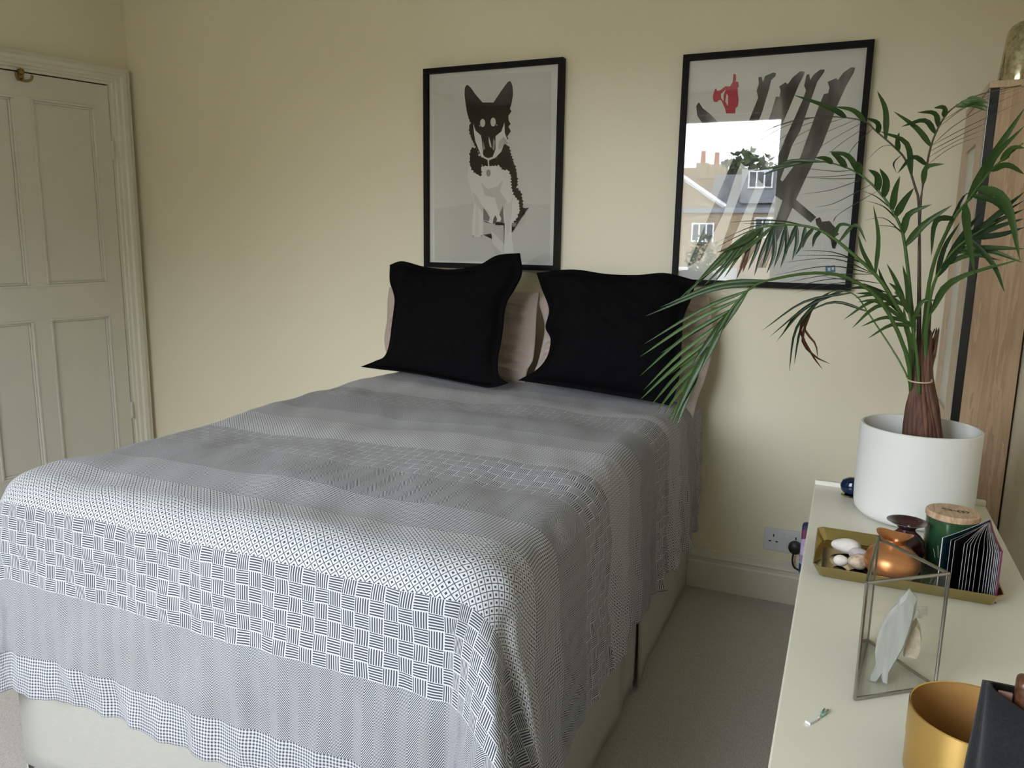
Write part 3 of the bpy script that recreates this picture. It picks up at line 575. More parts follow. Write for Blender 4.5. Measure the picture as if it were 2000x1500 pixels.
# ------------------------------------------------------------------ tall wooden cabinet in the corner, glass cloche on top
M_OAK = wood('pale_oak', (.37, .245, .15), (.52, .365, .23), (26, 26, 1.6), .45)
M_OAK2 = wood('pale_oak_frame', (.46, .33, .21), (.58, .44, .29), (40, 40, 2.0), .4)
M_BLKGLOSS = plain('black_gloss_edge', (.006, .006, .007), .12, var=.2)
M_FROST = plain('grey_frosted_pane', (.50, .51, .48), .2, var=.02)
KX, KY0, KY1, KZ = .288, -.48, -.012, 1.725
cab = thing('tall_cabinet', 'tall narrow oak cabinet with black edge standing in the corner behind the palm', 'cabinet', (.36, -.25, 0))
box('body', (KX + .022, KY0, 0), (XR - .006, KY1, KZ), M_OAK, cab, .002)
box('top_board', (KX - .002, KY0 - .004, KZ), (XR - .004, KY1, KZ + .018), M_OAK2, cab, .003)
box('edge_strip', (KX, KY0 - .002, 0), (KX + .022, KY0 + .028, KZ), M_BLKGLOSS, cab, .001)
dr = boxes('door', [((KX, KY0 + .030, .02), (KX + .020, KY0 + .150, KZ - .004)), ((KX, KY1 - .085, .02), (KX + .020, KY1, KZ - .004)), ((KX, KY0 + .150, KZ - .12), (KX + .020, KY1 - .085, KZ - .004)), ((KX, KY0 + .150, .02), (KX + .020, KY1 - .085, .84))], M_OAK2, cab)
box('pane', (KX + .006, KY0 + .150, .84), (KX + .012, KY1 - .085, KZ - .12), M_FROST, dr)
M_MERC = (lambda g: (g.set(color=g.ramp(g.noise(g.coord(), 60, 5, .7), (.35, (.32, .26, .12)), (.6, (.62, .56, .38))), rough=.12, metal=.85), g.mat)[1])(G('mercury_glass'))
cl = thing('glass_cloche', 'gold mottled glass cloche on a wooden disc on top of the cabinet', 'ornament', (.387, -.30, KZ + .018))
lathe('wooden_disc', [(0, 0), (.052, 0), (.058, .006), (.056, .016), (.0, .016)], (.380, -.30, KZ + .018), wood('brown_wood', (.16, .075, .03), (.26, .13, .055)), cl)
lathe('glass_dome', [(.055, .018), (.0565, .03), (.050, .10), (.045, .155), (.038, .170), (.024, .180), (.0, .184)], (.380, -.30, KZ + .018), M_MERC, cl)
lathe('knob', [(.006, .182), (.005, .192), (.012, .200), (.012, .208), (0, .214)], (.380, -.30, KZ + .018), M_MERC, cl, 20)

# ------------------------------------------------------------------ long cream table along the right wall
HT = .75; TX0, TX1, TY0, TY1 = -.037, .318, -2.55, -.962
M_CREAM = plain('cream_satin_paint', (.76, .74, .645), .28, var=.02, scale=6)
tab = thing('long_table', 'long narrow cream painted table along the right wall', 'table', (.14, -1.75, 0))
box('table_top', (TX0, TY0, HT - .028), (TX1, TY1, HT), M_CREAM, tab, .0025)
box('back_lip', (TX0, TY1 - .016, HT), (TX1, TY1, HT + .011), M_CREAM, tab, .002)
boxes('apron', [((TX0 + .03, TY0 + .05, HT - .10), (TX0 + .048, TY1 - .05, HT - .028)), ((TX1 - .048, TY0 + .05, HT - .10), (TX1 - .03, TY1 - .05, HT - .028)), ((TX0 + .05, TY0 + .03, HT - .10), (TX1 - .05, TY0 + .048, HT - .028)), ((TX0 + .05, TY1 - .048, HT - .10), (TX1 - .05, TY1 - .03, HT - .028))], M_CREAM, tab)
for x in (TX0 + .025, TX1 - .065):
    for y in (TY0 + .025, TY1 - .065): box('leg', (x, y, 0), (x + .04, y + .04, HT - .028), M_CREAM, tab, .003)
st = thing('round_stool', 'black round stool tucked under the near end of the long table', 'stool', (.118, -1.765, 0))
lathe('seat', [(0, .445), (.165, .445), (.178, .452), (.182, .475), (.176, .496), (.15, .502), (0, .504)], (.118, -1.765, 0), plain('black_vinyl', (.008, .008, .009), .4), st)
for k in range(4):
    a = math.pi / 4 + k * math.pi / 2; tube('leg', [(.118 + .12 * math.cos(a), -1.765 + .12 * math.sin(a), .446), (.118 + .15 * math.cos(a), -1.765 + .15 * math.sin(a), 0.0)], .011, M_FOOT, st, 10)
# colourful pouch hanging from the far end of the table
def pattern_mat():
    g = G('colourful_print_fabric'); v = g.n('ShaderNodeTexVoronoi'); v.inputs['Scale'].default_value = 45; g.nt.links.new(g.coord(), v.inputs['Vector'])
    sp = g.n('ShaderNodeSeparateColor'); g.nt.links.new(v.outputs['Color'], sp.inputs[0])
    g.set(color=g.ramp(sp.outputs[0], (.0, (.01, .012, .05)), (.35, (.012, .015, .06)), (.45, (.08, .35, .50)), (.62, (.55, .06, .14)), (.75, (.01, .012, .05)), (.9, (.55, .40, .62))), rough=.7); return g.mat
pc = thing('fabric_pouch', 'multicoloured patterned pouch hanging at the far end of the long table', 'pouch', (.02, -.93, .50))
box('bag', (-.058, -.945, .500), (.12, -.918, .636), pattern_mat(), pc, .01, 3)
tube('strap', spline([(-.03, -.931, .628), (0, -.940, .67), (.03, -.950, .700), (.07, -.940, .67), (.10, -.931, .628)], 20), .003, M_FOOT, pc, 6)
tube('peg', [(.03, -1.02, .6995), (.03, -.944, .6995)], .0025, M_BRASS, tab, 8)

# ------------------------------------------------------------------ tray and the things on it
def brushed_gold(name, c, rough, sc=(4, 4, 200)):
    g = G(name); f = g.noise(g.mapped(sc), 1.0, 3); g.set(color=g.mix(f, tuple(x * .9 for x in c), c), metal=1.0, rough=rough); g.bump(f, .03, .001); return g.mat
M_GOLD = brushed_gold('polished_brass_tray', (.50, .40, .18), .10)
ty0, ty1, tx0, tx1, tz = -1.550, -1.342, -.018, .266, HT + .0005
def tray():
    def octo(ix, c, z): return [(tx0 + ix + c, ty0 + ix, z), (tx1 - ix - c, ty0 + ix, z), (tx1 - ix, ty0 + ix + c, z), (tx1 - ix, ty1 - ix - c, z), (tx1 - ix - c, ty1 - ix, z), (tx0 + ix + c, ty1 - ix, z), (tx0 + ix, ty1 - ix - c, z), (tx0 + ix, ty0 + ix + c, z)]
    rings = [octo(.012, .006, tz), octo(0, .010, tz + .022), octo(.0016, .010, tz + .022), octo(.0135, .006, tz + .002)]
    vs = [p for r in rings for p in r]; fs = [tuple(range(8))[::-1], tuple(range(24, 32))]
    for k in range(3):
        for i in range(8): j = (i + 1) % 8; fs.append((k * 8 + i, k * 8 + j, k * 8 + 8 + j, k * 8 + 8 + i))
    return mesh('tray', vs, fs, M_GOLD)
tag(tray(), 'rectangular polished brass tray on the long table in front of the palm pot', 'tray')
ZT = tz + .0022
def pebble(c, r, rot, mat, label, seed):
    bm = bmesh.new(); bmesh.ops.create_icosphere(bm, subdivisions=4, radius=1.0); rr = np.random.RandomState(seed); ks = [(rr.normal(0, 1.3, 3), rr.uniform(0, 6)) for _ in range(5)]
    for v in bm.verts:
        n = 1 + .05 * sum(math.sin(k[0][0] * v.co.x + k[0][1] * v.co.y + k[0][2] * v.co.z + k[1]) for k in ks); x, y, z = v.co.x * r[0] * n, v.co.y * r[1] * n, v.co.z * r[2] * n
        v.co = (c[0] + x * math.cos(rot) - y * math.sin(rot), c[1] + x * math.sin(rot) + y * math.cos(rot), c[2] + r[2] * 1.02 + z)
    return tag(bm_obj('pebble', bm, mat, None, True), label, 'pebble', 'pebbles on the brass tray')
def stone(name, a, b, sc=60):
    g = G(name); f = g.noise(g.coord(), sc, 5, .65); g.set(color=g.ramp(f, (.35, a), (.62, b)), rough=.75, spec=.3); g.bump(f, .25, .002); return g.mat
pebble((.036, -1.418, ZT), (.026, .0165, .0135), -.25, stone('white_pebble_stone', (.55, .50, .46), (.72, .68, .63), 30), 'long white pebble lying across the back of the pebble group', 3)
pebble((.058, -1.444, ZT), (.022, .012, .0115), -.6, stone('mauve_pebble_stone', (.38, .33, .34), (.54, .49, .48), 25), 'mauve grey pebble in the middle of the pebble group', 5)
pebble((.027, -1.482, ZT), (.0125, .010, .0095), .1, stone('cream_pebble_stone', (.68, .64, .58), (.78, .74, .68), 20), 'smallest smooth cream pebble at the front of the tray', 7)
pebble((.055, -1.483, ZT), (.0165, .015, .0145), .3, stone('tan_speckled_stone', (.33, .23, .16), (.58, .46, .35), 120), 'round tan speckled pebble beside the copper vase', 9)
# two small vases
def vase(c, s, h, mat, label, mouth=1.0, scallop=0.0, cat='vase'):
    prof = [(0, 0), (.55, 0), (.82, .10), (.98, .28), (1.0, .42), (.90, .56), (.68, .68), (.46, .76), (.40, .82), (.40 + .06 * mouth, .90), (.40 + .22 * mouth, .98), (.40 + .26 * mouth, 1.0), (.38 + .24 * mouth, 1.0), (.38 + .04 * mouth, .90), (.36, .82), (.36, .70), (0, .45)]
    o = lathe('bud_vase', [(r * s, z * h) for r, z in prof], c, mat, None, 40)
    for v in o.data.vertices:
        if scallop and v.co.z > c[2] + .86 * h: v.co.z += scallop * (math.cos(2 * math.atan2(v.co.y - c[1], v.co.x - c[0]) + .6))
    return tag(o, label, cat, 'small vases on the brass tray')
M_COPPER = (lambda g: (g.set(color=g.ramp(g.noise(g.mapped((20, 20, 90)), 1.0, 4), (.3, (.42, .16, .05)), (.7, (.58, .26, .10))), rough=.34, metal=.65), g.mat)[1])(G('copper_lustre_glaze'))
vz = vase((.106, -1.497, ZT), .0440, .078, M_COPPER, 'round copper bud vase with flared lip on the brass tray', scallop=.004)
M_PLUM = plain('dark_plum_glaze', (.045, .012, .014), .22, var=.2)
vase((.130, -1.414, ZT), .034, .078, M_PLUM, 'dark plum bud vase behind the copper vase', mouth=2.3)
for i, ch in enumerate('AYIZAA'):
    a = math.radians(-92 + (i - 2.5) * 8.5 + 10); cu = bpy.data.curves.new('letter', 'FONT'); cu.body = ch; cu.size = .0062; cu.extrude = .0002; cu.align_x = 'CENTER'
    to = bpy.data.objects.new('letter', cu); C.objects.link(to); me = bpy.data.meshes.new_from_object(to); C.objects.unlink(to); bpy.data.objects.remove(to)
    me.materials.append(M_DARK); r = .0425; L = bpy.data.objects.new('stamped_letter', me); C.objects.link(L); L.parent = vz
    L.location = (.106 + r * math.cos(a), -1.497 + r * math.sin(a), ZT + .0125); L.rotation_euler = (math.radians(78), 0, a + math.pi / 2)
# candle
cc = (.203, -1.380); cn = thing('candle_jar', 'green glass candle jar with wooden lid standing on the brass tray', 'candle', (*cc, ZT))
g = G('green_glass'); g.set(color=g.ramp(g.noise(g.coord(), 25, 3), (.3, (.016, .050, .022)), (.7, (.030, .085, .038))), rough=.12, coat=.3); M_GREEN = g.mat
lathe('jar', [(0, 0), (.038, 0), (.041, .004), (.042, .010), (.042, .084), (.040, .086), (0, .086)], (*cc, ZT), M_GREEN, cn)
lid = lathe('lid', [(0, .0862), (.0415, .0862), (.0435, .088), (.0435, .096), (.0415, .098), (0, .098)], (*cc, ZT), wood('striped_lid_wood', (.34, .20, .11), (.60, .43, .28), (60, 9, 9), .5, 5), cn)
for pts in ([(-.018, .004), (-.012, .010), (-.006, .006), (-.002, .001), (-.008, -.001), (-.014, .002)], [(-.002, .0), (.008, -.001)], [(.010, .006), (.006, .0), (.010, -.007), (.016, -.005), (.014, .001), (.009, .003)], [(.018, .006), (.014, .001), (.020, -.004), (.024, .001), (.019, .005)]):
    tube('engraved_mark', spline([(cc[0] + x, cc[1] + y, ZT + .0981) for x, y in pts], 14), .0007, M_DARK, lid, 5)
M_WHITE = plain('white_print', (.7, .72, .68), .6)
for a0, z0, a1, z1 in ((-112, .022, -108, .050), (-105, .020, -110, .046), (-117, .020, -121, .042), (-100, .020, -97, .036), (-124, .018, -131, .034)):
    tube('printed_leaf', [(cc[0] + .0422 * math.cos(math.radians(a0 + (a1 - a0) * t)), cc[1] + .0422 * math.sin(math.radians(a0 + (a1 - a0) * t)), ZT + z0 + (z1 - z0) * t) for t in (0, .5, 1)], [.0007, .0006, .0003], M_WHITE, cn, 5)
# fanned booklet standing on its edge
bk = thing('fanned_booklet', 'small booklet standing open with fanned dark pages on the brass tray', 'booklet', (.235, -1.46, ZT))
spine = np.array([.2620, -1.370]); e0, e1 = np.array([.1755, -1.508]), np.array([.2560, -1.534]); BH = .088
M_TEAL = plain('dark_teal_cover', (.008, .035, .055), .35, var=.2); M_PURP = plain('plum_cover', (.16, .025, .07), .4, var=.2); M_PG = plain('black_page', (.010, .010, .011), .5, var=.3); M_PE = plain('pale_page_edge', (.50, .50, .52), .6, var=.03)
def leafboard(name, end, mat, th, h, bend, edge=True):
    d = end - spine; L = np.linalg.norm(d); t = d / L; nn = np.array([-t[1], t[0]]); vs, fs = [], []; n = 6
    for i in range(n + 1):
        f = i / n; p = spine + d * f + nn * bend * math.sin(math.pi * f)
        for s in (-1, 1):
            for z in (ZT + .0005, ZT + h): vs.append((*(p + nn * th * s), z))
    for i in range(n):
        a = i * 4; fs += [(a, a + 4, a + 5, a + 1), (a + 2, a + 3, a + 7, a + 6), (a + 1, a + 5, a + 7, a + 3), (a, a + 2, a + 6, a + 4)]
    fs += [(0, 1, 3, 2), (n * 4, n * 4 + 2, n * 4 + 3, n * 4 + 1)]
    o = mesh(name, vs, fs, mat, bk)
    if edge:   # pale edge along top and fore-edge
        o.data.materials.append(M_PE)
        for p in o.data.polygons:
            vi = set(p.vertices)
            if all(v % 2 == 1 for v in vi) or vi == {n * 4, n * 4 + 1, n * 4 + 2, n * 4 + 3}: p.material_index = 1
    return o
leafboard('cover', e0, M_TEAL, .0008, BH, .002); leafboard('cover', e1, M_PURP, .0010, BH, -.002, False)
for i, f in enumerate((.13, .20, .37, .42, .47, .53, .60, .70, .76, .80, .84, .88, .91, .94, .97)):
    leafboard('page', e0 * (1 - f) + e1 * f + (spine - (e0 + e1) / 2) * (.02 + .03 * math.sin(f * 9) ** 2), M_PG if f < .78 else M_PE, .00028, BH - .003, .003 * math.cos(f * 5))
# blue dish behind the pot
bd = thing('blue_dish', 'small deep blue glass dish with gold rim behind the palm pot', 'dish', (.045, -1.030, HT))
lathe('dish', [(0, .004), (.014, .004), (.024, .012), (.027, .024), (.022, .036), (.010, .042), (0, .043)], (.045, -1.030, HT), plain('deep_blue_glass', (.003, .012, .045), .08, var=.4), bd)
lathe('gold_rim', [(0, 0.0004), (.022, .0004), (.024, .002), (.022, .004), (0, .004)], (.045, -1.030, HT), M_GOLD, bd, 32)

# ------------------------------------------------------------------ glass prism with crystals
A, B, Cc = np.array([.0495, -1.921]), np.array([.1445, -1.846]), np.array([.0665, -1.752]); PH = .158
M_LEADM = plain('grey_solder', (.34, .33, .30), .22, .95, var=.15); M_PGLASS = thin_glass('clear_prism_glass', (.99, .995, .99), 1.0)
pr = thing('glass_prism', 'triangular clear glass case with dark metal edges holding crystals', 'ornament', (.087, -1.84, HT))
z0, z1 = HT + .0035, HT + PH
for z in (z0, z1):
    for p, q in ((A, B), (B, Cc), (Cc, A)): tube('edge', [(*p, z), (*q, z)], .0022, M_LEADM, pr, 6, False)
for p in (A, B, Cc): tube('edge', [(*p, z0), (*p, z1)], .0024, M_LEADM, pr, 6, False)
for p, q in ((A, B), (B, Cc), (Cc, A)):
    d = (q - p) / np.linalg.norm(q - p); n = np.array([-d[1], d[0]]) * .0008; a, b = p + d * .003, q - d * .003
    vs = [(*(a + n), z0), (*(b + n), z0), (*(b - n), z0), (*(a - n), z0), (*(a + n), z1), (*(b + n), z1), (*(b - n), z1), (*(a - n), z1)]
    mesh('pane', vs, [(0, 1, 2, 3), (7, 6, 5, 4), (0, 4, 5, 1), (1, 5, 6, 2), (2, 6, 7, 3), (3, 7, 4, 0)], M_PGLASS, pr)
cen = (A + B + Cc) / 3; ins = [cen + (v - cen) * .9 for v in (A, B, Cc)]
mesh('base_pane', [(*v, z) for z in (HT + .001, HT + .0028) for v in ins], [(2, 1, 0), (3, 4, 5), (0, 1, 4, 3), (1, 2, 5, 4), (2, 0, 3, 5)], M_PGLASS, pr)
g = G('selenite'); g.set(color=g.ramp(g.noise(g.mapped((120, 120, 14)), 1.0, 3), (.3, (.46, .47, .45)), (.7, (.60, .61, .58))), rough=.35, trans=.15, ior=1.2); M_SEL = g.mat
def slab(name, pts, y, th, mat, label, cat, group=None, yaw=0.0):
    """crystal blade cut from an outline, bevelled to a thin rim"""
    P = [atY(*p, y) for p in pts]; c = np.mean(P, 0); n = len(P); vs = []
    for k, (s, o) in enumerate(((.86, -th), (1, -th * .3), (1, th * .3), (.86, th))):
        for q in P: d = (q - c) * s; vs.append((c[0] + d[0] * math.cos(yaw) - o * math.sin(yaw), c[1] + o * math.cos(yaw) + d[0] * math.sin(yaw), c[2] + d[2]))
    zmin = min(v[2] for v in vs); vs = [(x, yy, max(z, HT + .0036)) for x, yy, z in vs]
    fs = [tuple(range(n)), tuple(range(3 * n, 4 * n))[::-1]] + [(k * n + i, k * n + n + i, k * n + n + (i + 1) % n, k * n + (i + 1) % n) for k in range(3) for i in range(n)]
    return tag(mesh(name, vs, fs, mat), label, cat, group)
slab('selenite_crystal', [(1776, 1150), (1766, 1160), (1757, 1168), (1752, 1178), (1738, 1192), (1724, 1215), (1713, 1245), (1709, 1275), (1711, 1300), (1700, 1325), (1693, 1345), (1706, 1338), (1720, 1318), (1722, 1340), (1731, 1343), (1734, 1318), (1750, 1290), (1766, 1262), (1776, 1235), (1788, 1195), (1792, 1168)], -1.862, .006, M_SEL, 'pale translucent fishtail crystal inside the glass case', 'crystal')
slab('stone_piece', [(1790, 1208), (1797, 1222), (1800, 1245), (1796, 1270), (1789, 1284), (1776, 1281), (1764, 1279), (1766, 1262), (1774, 1240), (1780, 1222)], -1.838, .011, stone('beige_rough_stone', (.50, .40, .29), (.68, .58, .45), 90), 'rough beige stone standing inside the glass case', 'stone')
slab('quartz_chip', [(1787, 1186), (1812, 1184), (1811, 1200), (1802, 1198), (1799, 1207), (1790, 1206), (1794, 1195)], -1.800, .004, stone('white_quartz', (.55, .53, .47), (.72, .70, .62), 70), 'small pale quartz chip inside the glass case behind the beige stone', 'crystal')
# ------------------------------------------------------------------ gold round box, felt pouch, dental pick
M_GOLDP = brushed_gold('gold_foil_card', (.72, .47, .16), .33, (6, 6, 60)); M_BRN = plain('brown_card_inside', (.36, .19, .055), .6, var=.06)
gx = (.160, -2.028); gbx = thing('gold_round_box', 'open round gold box on the near end of the long table', 'box', (*gx, HT))
lathe('wall', [(.0605, .0005), (.0625, .002), (.0625, .040), (.0632, .0405), (.0632, .077), (.0622, .078), (.0612, .077)], (*gx, HT), M_GOLDP, gbx, 72, caps=False)
lathe('lining', [(.0609, .077), (.0609, .003), (0, .003)], (*gx, HT), M_BRN, gbx, 72, caps=False)
def felt():
    g = G('charcoal_felt'); f = g.noise(g.coord(), 350, 4, .7); l = g.noise(g.coord(), 30, 3); g.set(color=g.mix(f, (.005, .005, .006), (.028, .028, .031)), rough=.95, sheen=.1, spec=.1); g.bump(g.m('ADD', f, l), .5, .002); return g.mat
M_FELT = felt()
fpz = .128; fp = thing('felt_holder', 'charcoal felt holder with leather case at the near right of the table', 'holder', (.245, -2.13, HT))
def felt_wall(name, pts, mat, zt, thick=.004, lean=.0):
    """standing strip of felt following a plan outline; zt(i) gives the rim height"""
    P = spline([(*p, 0) for p in pts], 40); n = len(P); vs, fs = [], []; m_ = 7
    for i, p in enumerate(P):
        t = P[min(i + 1, n - 1)] - P[max(i - 1, 0)]; t /= np.linalg.norm(t); nn = np.array([t[1], -t[0], 0])
        for s in (-1, 1):
            for j in range(m_): h = j / (m_ - 1); vs.append(tuple(p + nn * (s * thick / 2 + lean * (1 - h) ** 1.4 + .002 * math.sin(i * .5 + h * 4)) + np.array([0, 0, HT + .0006 + h * zt(i / (n - 1))])))
    for i in range(n - 1):
        a, b = i * 2 * m_, (i + 1) * 2 * m_
        for j in range(m_ - 1): fs += [(a + j, b + j, b + j + 1, a + j + 1), (a + m_ + j, a + m_ + j + 1, b + m_ + j + 1, b + m_ + j)]
        fs += [(a + m_ - 1, b + m_ - 1, b + 2 * m_ - 1, a + 2 * m_ - 1), (a, a + m_, b + m_, b)]
    fs += [tuple(list(range(m_)) + list(range(2 * m_ - 1, m_ - 1, -1))), tuple(x + (n - 1) * 2 * m_ for x in (list(range(m_))[::-1] + list(range(m_, 2 * m_))))]
    return mesh(name, vs, fs, mat, fp, True)
felt_wall('felt_wall', [(.30, -2.126), (.22, -2.122), (.149, -2.124), (.146, -2.140), (.150, -2.160), (.168, -2.172), (.21, -2.182), (.30, -2.186)], M_FELT, lambda f: .168 - .006 * math.sin(f * 9), lean=.004)
felt_wall('side_wall', [(.30, -2.186), (.303, -2.156), (.30, -2.126)], M_FELT, lambda f: .165)
box('felt_floor', (.152, -2.178, HT + .0006), (.298, -2.128, HT + .004), M_FELT, fp)
M_LEATHER = wood('brown_leather', (.055, .020, .008), (.13, .052, .022), (14, 14, 60), .32)
lc = tag(box('leather_case', (.164, -2.162, HT + .0045), (.282, -2.140, HT + .190), M_LEATHER, None, .007, 3, True), 'dark brown leather case standing in the charcoal felt holder', 'case')
tag(box('pink_card', (.1515, -2.152, HT + .0045), (.1625, -2.149, HT + .172), plain('dusty_pink_card', (.30, .17, .14), .6), None, .0008), 'dusty pink card slipped into the charcoal felt holder', 'card')
# dental pick
dp = thing('dental_pick', 'tiny white and green plastic dental pick lying on the table', 'dental pick', (.006, -1.985, HT))
M_WP = plain('white_plastic', (.74, .76, .74), .3); M_GP = plain('pale_green_plastic', (.20, .40, .30), .35)
zz = HT + .0022
mesh('handle', [(x, y, z) for z in (HT + .0004, HT + .0034) for x, y in ((-.0045, -1.9945), (.0012, -1.9985), (.0095, -1.984), (.0078, -1.982))], [(3, 2, 1, 0), (4, 5, 6, 7), (0, 1, 5, 4), (1, 2, 6, 5), (2, 3, 7, 6), (3, 0, 4, 7)], M_WP, dp)
tube('neck', [(.0085, -1.983, zz), (.0125, -1.975, zz)], .0012, M_WP, dp, 6)
for dx in (-.0020, .0022): tube('prong', [(.0125, -1.975, zz), (.0150 + dx, -1.968, zz), (.0178 + dx, -1.957, zz)], [.0013, .0013, .0008], M_GP, dp, 6)

# ------------------------------------------------------------------ potted palm
PC = (.159, -1.126); PR = .1145; POTH = .198
M_POTW = plain('matt_white_ceramic', (.70, .70, .68), .55, var=.015, scale=20)
palm = thing('potted_palm', 'arching green palm in a matt white cylindrical pot on the table', 'plant', (*PC, HT))
lathe('pot', [(0, .0006), (PR - .026, .0006), (PR - .012, .005), (PR - .004, .014), (PR - .001, .028), (PR, .06), (PR, POTH - .002), (PR - .002, POTH), (PR - .006, POTH), (PR - .008, POTH - .003), (PR - .008, .12), (0, .12)], (*PC, HT), M_POTW, palm, 80)
g = G('potting_soil'); f = g.noise(g.coord(), 160, 5, .75); g.set(color=g.ramp(f, (.35, (.012, .009, .007)), (.7, (.10, .085, .07))), rough=.95); g.bump(f, 1.0, .01); M_SOIL = g.mat
vs, fs = [(PC[0], PC[1], HT + .152)], []
for i in range(1, 9):
    for k in range(40):
        a = 2 * math.pi * k / 40; r = (PR - .0083) * i / 8; vs.append((PC[0] + r * math.cos(a), PC[1] + r * math.sin(a), HT + .150 + .005 * math.sin(i * 5 + k * 2.3) + .003 * math.sin(k * 1.1 + i)))
for k in range(40): fs.append((0, 1 + k, 1 + (k + 1) % 40))
for i in range(7):
    for k in range(40): a = 1 + i * 40; b = a + 40; fs.append((a + k, b + k, b + (k + 1) % 40, a + (k + 1) % 40))
mesh('soil', vs, fs, M_SOIL, palm, True)
def leafmat(name, a, b, tip=None):
    g = G(name); oi = g.n('ShaderNodeObjectInfo'); f = g.noise(g.mapped((60, 60, 8)), 1.0, 2)
    col = g.mix(oi.outputs['Random'], g.mix(f, a, tuple(x * 1.4 for x in a)), g.mix(f, b, tuple(x * 1.25 for x in b)))
    g.set(color=col, rough=.38, spec=.32); g.bsdf.inputs['Subsurface Weight'].default_value = 0.0; return g.mat
M_LEAF = leafmat('palm_leaf_green', (.014, .035, .008), (.032, .066, .012)); M_LEAFD = leafmat('palm_leaf_dark', (.009, .022, .007), (.015, .034, .009))
M_LEAFL = leafmat('palm_leaf_light', (.026, .060, .012), (.050, .095, .024)); M_DRY = leafmat('palm_leaf_dry', (.055, .018, .010), (.10, .045, .020))
M_STEM = leafmat('palm_stem_green', (.04, .085, .018), (.07, .12, .03)); M_STEMB = leafmat('palm_stem_brown', (.05, .035, .02), (.07, .05, .03))
M_SHEATH = (lambda g: (g.set(color=g.ramp(g.noise(g.mapped((140, 140, 8)), 1.0, 4), (.3, (.040, .014, .009)), (.7, (.17, .075, .045))), rough=.7), g.mat)[1])(G('dry_leaf_sheath'))
def blade(name, pts, w, face, mat, parent, fold=.25):
    """one leaflet: folded tapering blade along a 3-D curve; 'face' is the way its upper side looks"""
    P = spline(pts, 9); n = len(P); vs, fs = [], []; face = np.asarray(face, float)
    for i, p in enumerate(P):
        t = P[min(i + 1, n - 1)] - P[max(i - 1, 0)]; t /= np.linalg.norm(t) + 1e-9; s = np.cross(t, face); s /= np.linalg.norm(s) + 1e-9; nn = np.cross(s, t)
        f = i / (n - 1); ww = w * (min(1, .35 + f * 3.2) * (1 - f ** 2.2) ** .8 + .03)
        vs += [tuple(p - s * ww * .5 + nn * ww * fold), tuple(p), tuple(p + s * ww * .5 + nn * ww * fold)]
    for i in range(n - 1):
        a = i * 3; fs += [(a, a + 1, a + 4, a + 3), (a + 1, a + 2, a + 5, a + 4)]
    return mesh(name, vs, fs, mat, parent, True)
NLEAF = [0]
Y0 = PC[1]; CAMF = (0, -1, .15); UPF = (0, -.35, 1); SIDE = (.6, -.8, .2)
z5 = lambda p: (1250 + p[0] / 2.0187, 117 + p[1] / 2.0187)      # sketch units to photo pixels
def frond(pts, r0, r1, mat, sets, stem_n=30):
    """pts: rachis as (px, py, depth y); sets: (leaflet curves, tip depth offset, width, facing, material)"""
    R3 = spline([atY(*p) for p in pts], stem_n); R2 = np.array(spline([(p[0], p[1], 0) for p in pts], stem_n))[:, :2]; D = [p[1] for p in R3]
    fr_ = tube('frond', R3, [r0 + (r1 - r0) * i / (stem_n - 1) for i in range(stem_n)], mat, palm, 7)
    for curves, dy, w, face, lm in sets:
        for c in curves:
            i = int(np.argmin(np.hypot(R2[:, 0] - c[0][0], R2[:, 1] - c[0][1]))); b = R3[i]; n = len(c) - 1
            P = [b] + [atY(q[0], q[1], b[1] + dy * (k + 1) / n) for k, q in enumerate(c[1:])]
            blade('leaflet', P, w * rng.uniform(.9, 1.1), face, lm, fr_); NLEAF[0] += 1
    return fr_
def Z(*cs): return [[z5(p) for p in c] for c in cs]
# A  mid-height frond arching to the left
frond([(1786, 770, Y0), (1785, 660, Y0), (1777, 563, Y0 - .02), (1765, 464, Y0 - .02), (1750, 424, Y0 - .02), (1725, 384, Y0 - .01), (1686, 345, Y0), (1646, 325, Y0 + .02), (1597, 315, Y0 + .03), (1527, 320, Y0 + .04)], .0042, .0009, M_STEM, (
    (Z([(1042, 715), (1120, 650), (1230, 573)], [(1030, 680), (1060, 610), (1150, 570)], [(1015, 625), (1040, 560), (1080, 505)], [(992, 590), (1005, 520), (1025, 458)], [(975, 550), (970, 480), (945, 428)], [(940, 515), (935, 460), (900, 432)]), -.03, .0150, CAMF, M_LEAF),
    (Z([(860, 435), (820, 380), (745, 362)], [(820, 420), (780, 385), (752, 368)], [(770, 415), (730, 390), (690, 385)], [(880, 450), (865, 420), (850, 400)]), -.02, .0130, CAMF, M_LEAF),
    (Z([(700, 400), (600, 410), (440, 440)], [(720, 405), (600, 398), (540, 420)], [(640, 405), (560, 425), (480, 455)]), .02, .0085, CAMF, M_LEAF),
    (Z([(840, 450), (760, 440), (590, 420)], [(850, 460), (740, 462), (600, 462)], [(880, 480), (760, 470), (650, 463)], [(880, 500), (760, 512), (630, 532)], [(900, 520), (770, 565), (690, 582)], [(920, 530), (790, 605), (760, 642)], [(1000, 600), (930, 540), (870, 515)], [(1020, 640), (960, 580), (890, 555)], [(1030, 680), (960, 625), (876, 636)], [(1035, 700), (1000, 660), (925, 652)]), .04, .0042, UPF, M_LEAFD)))
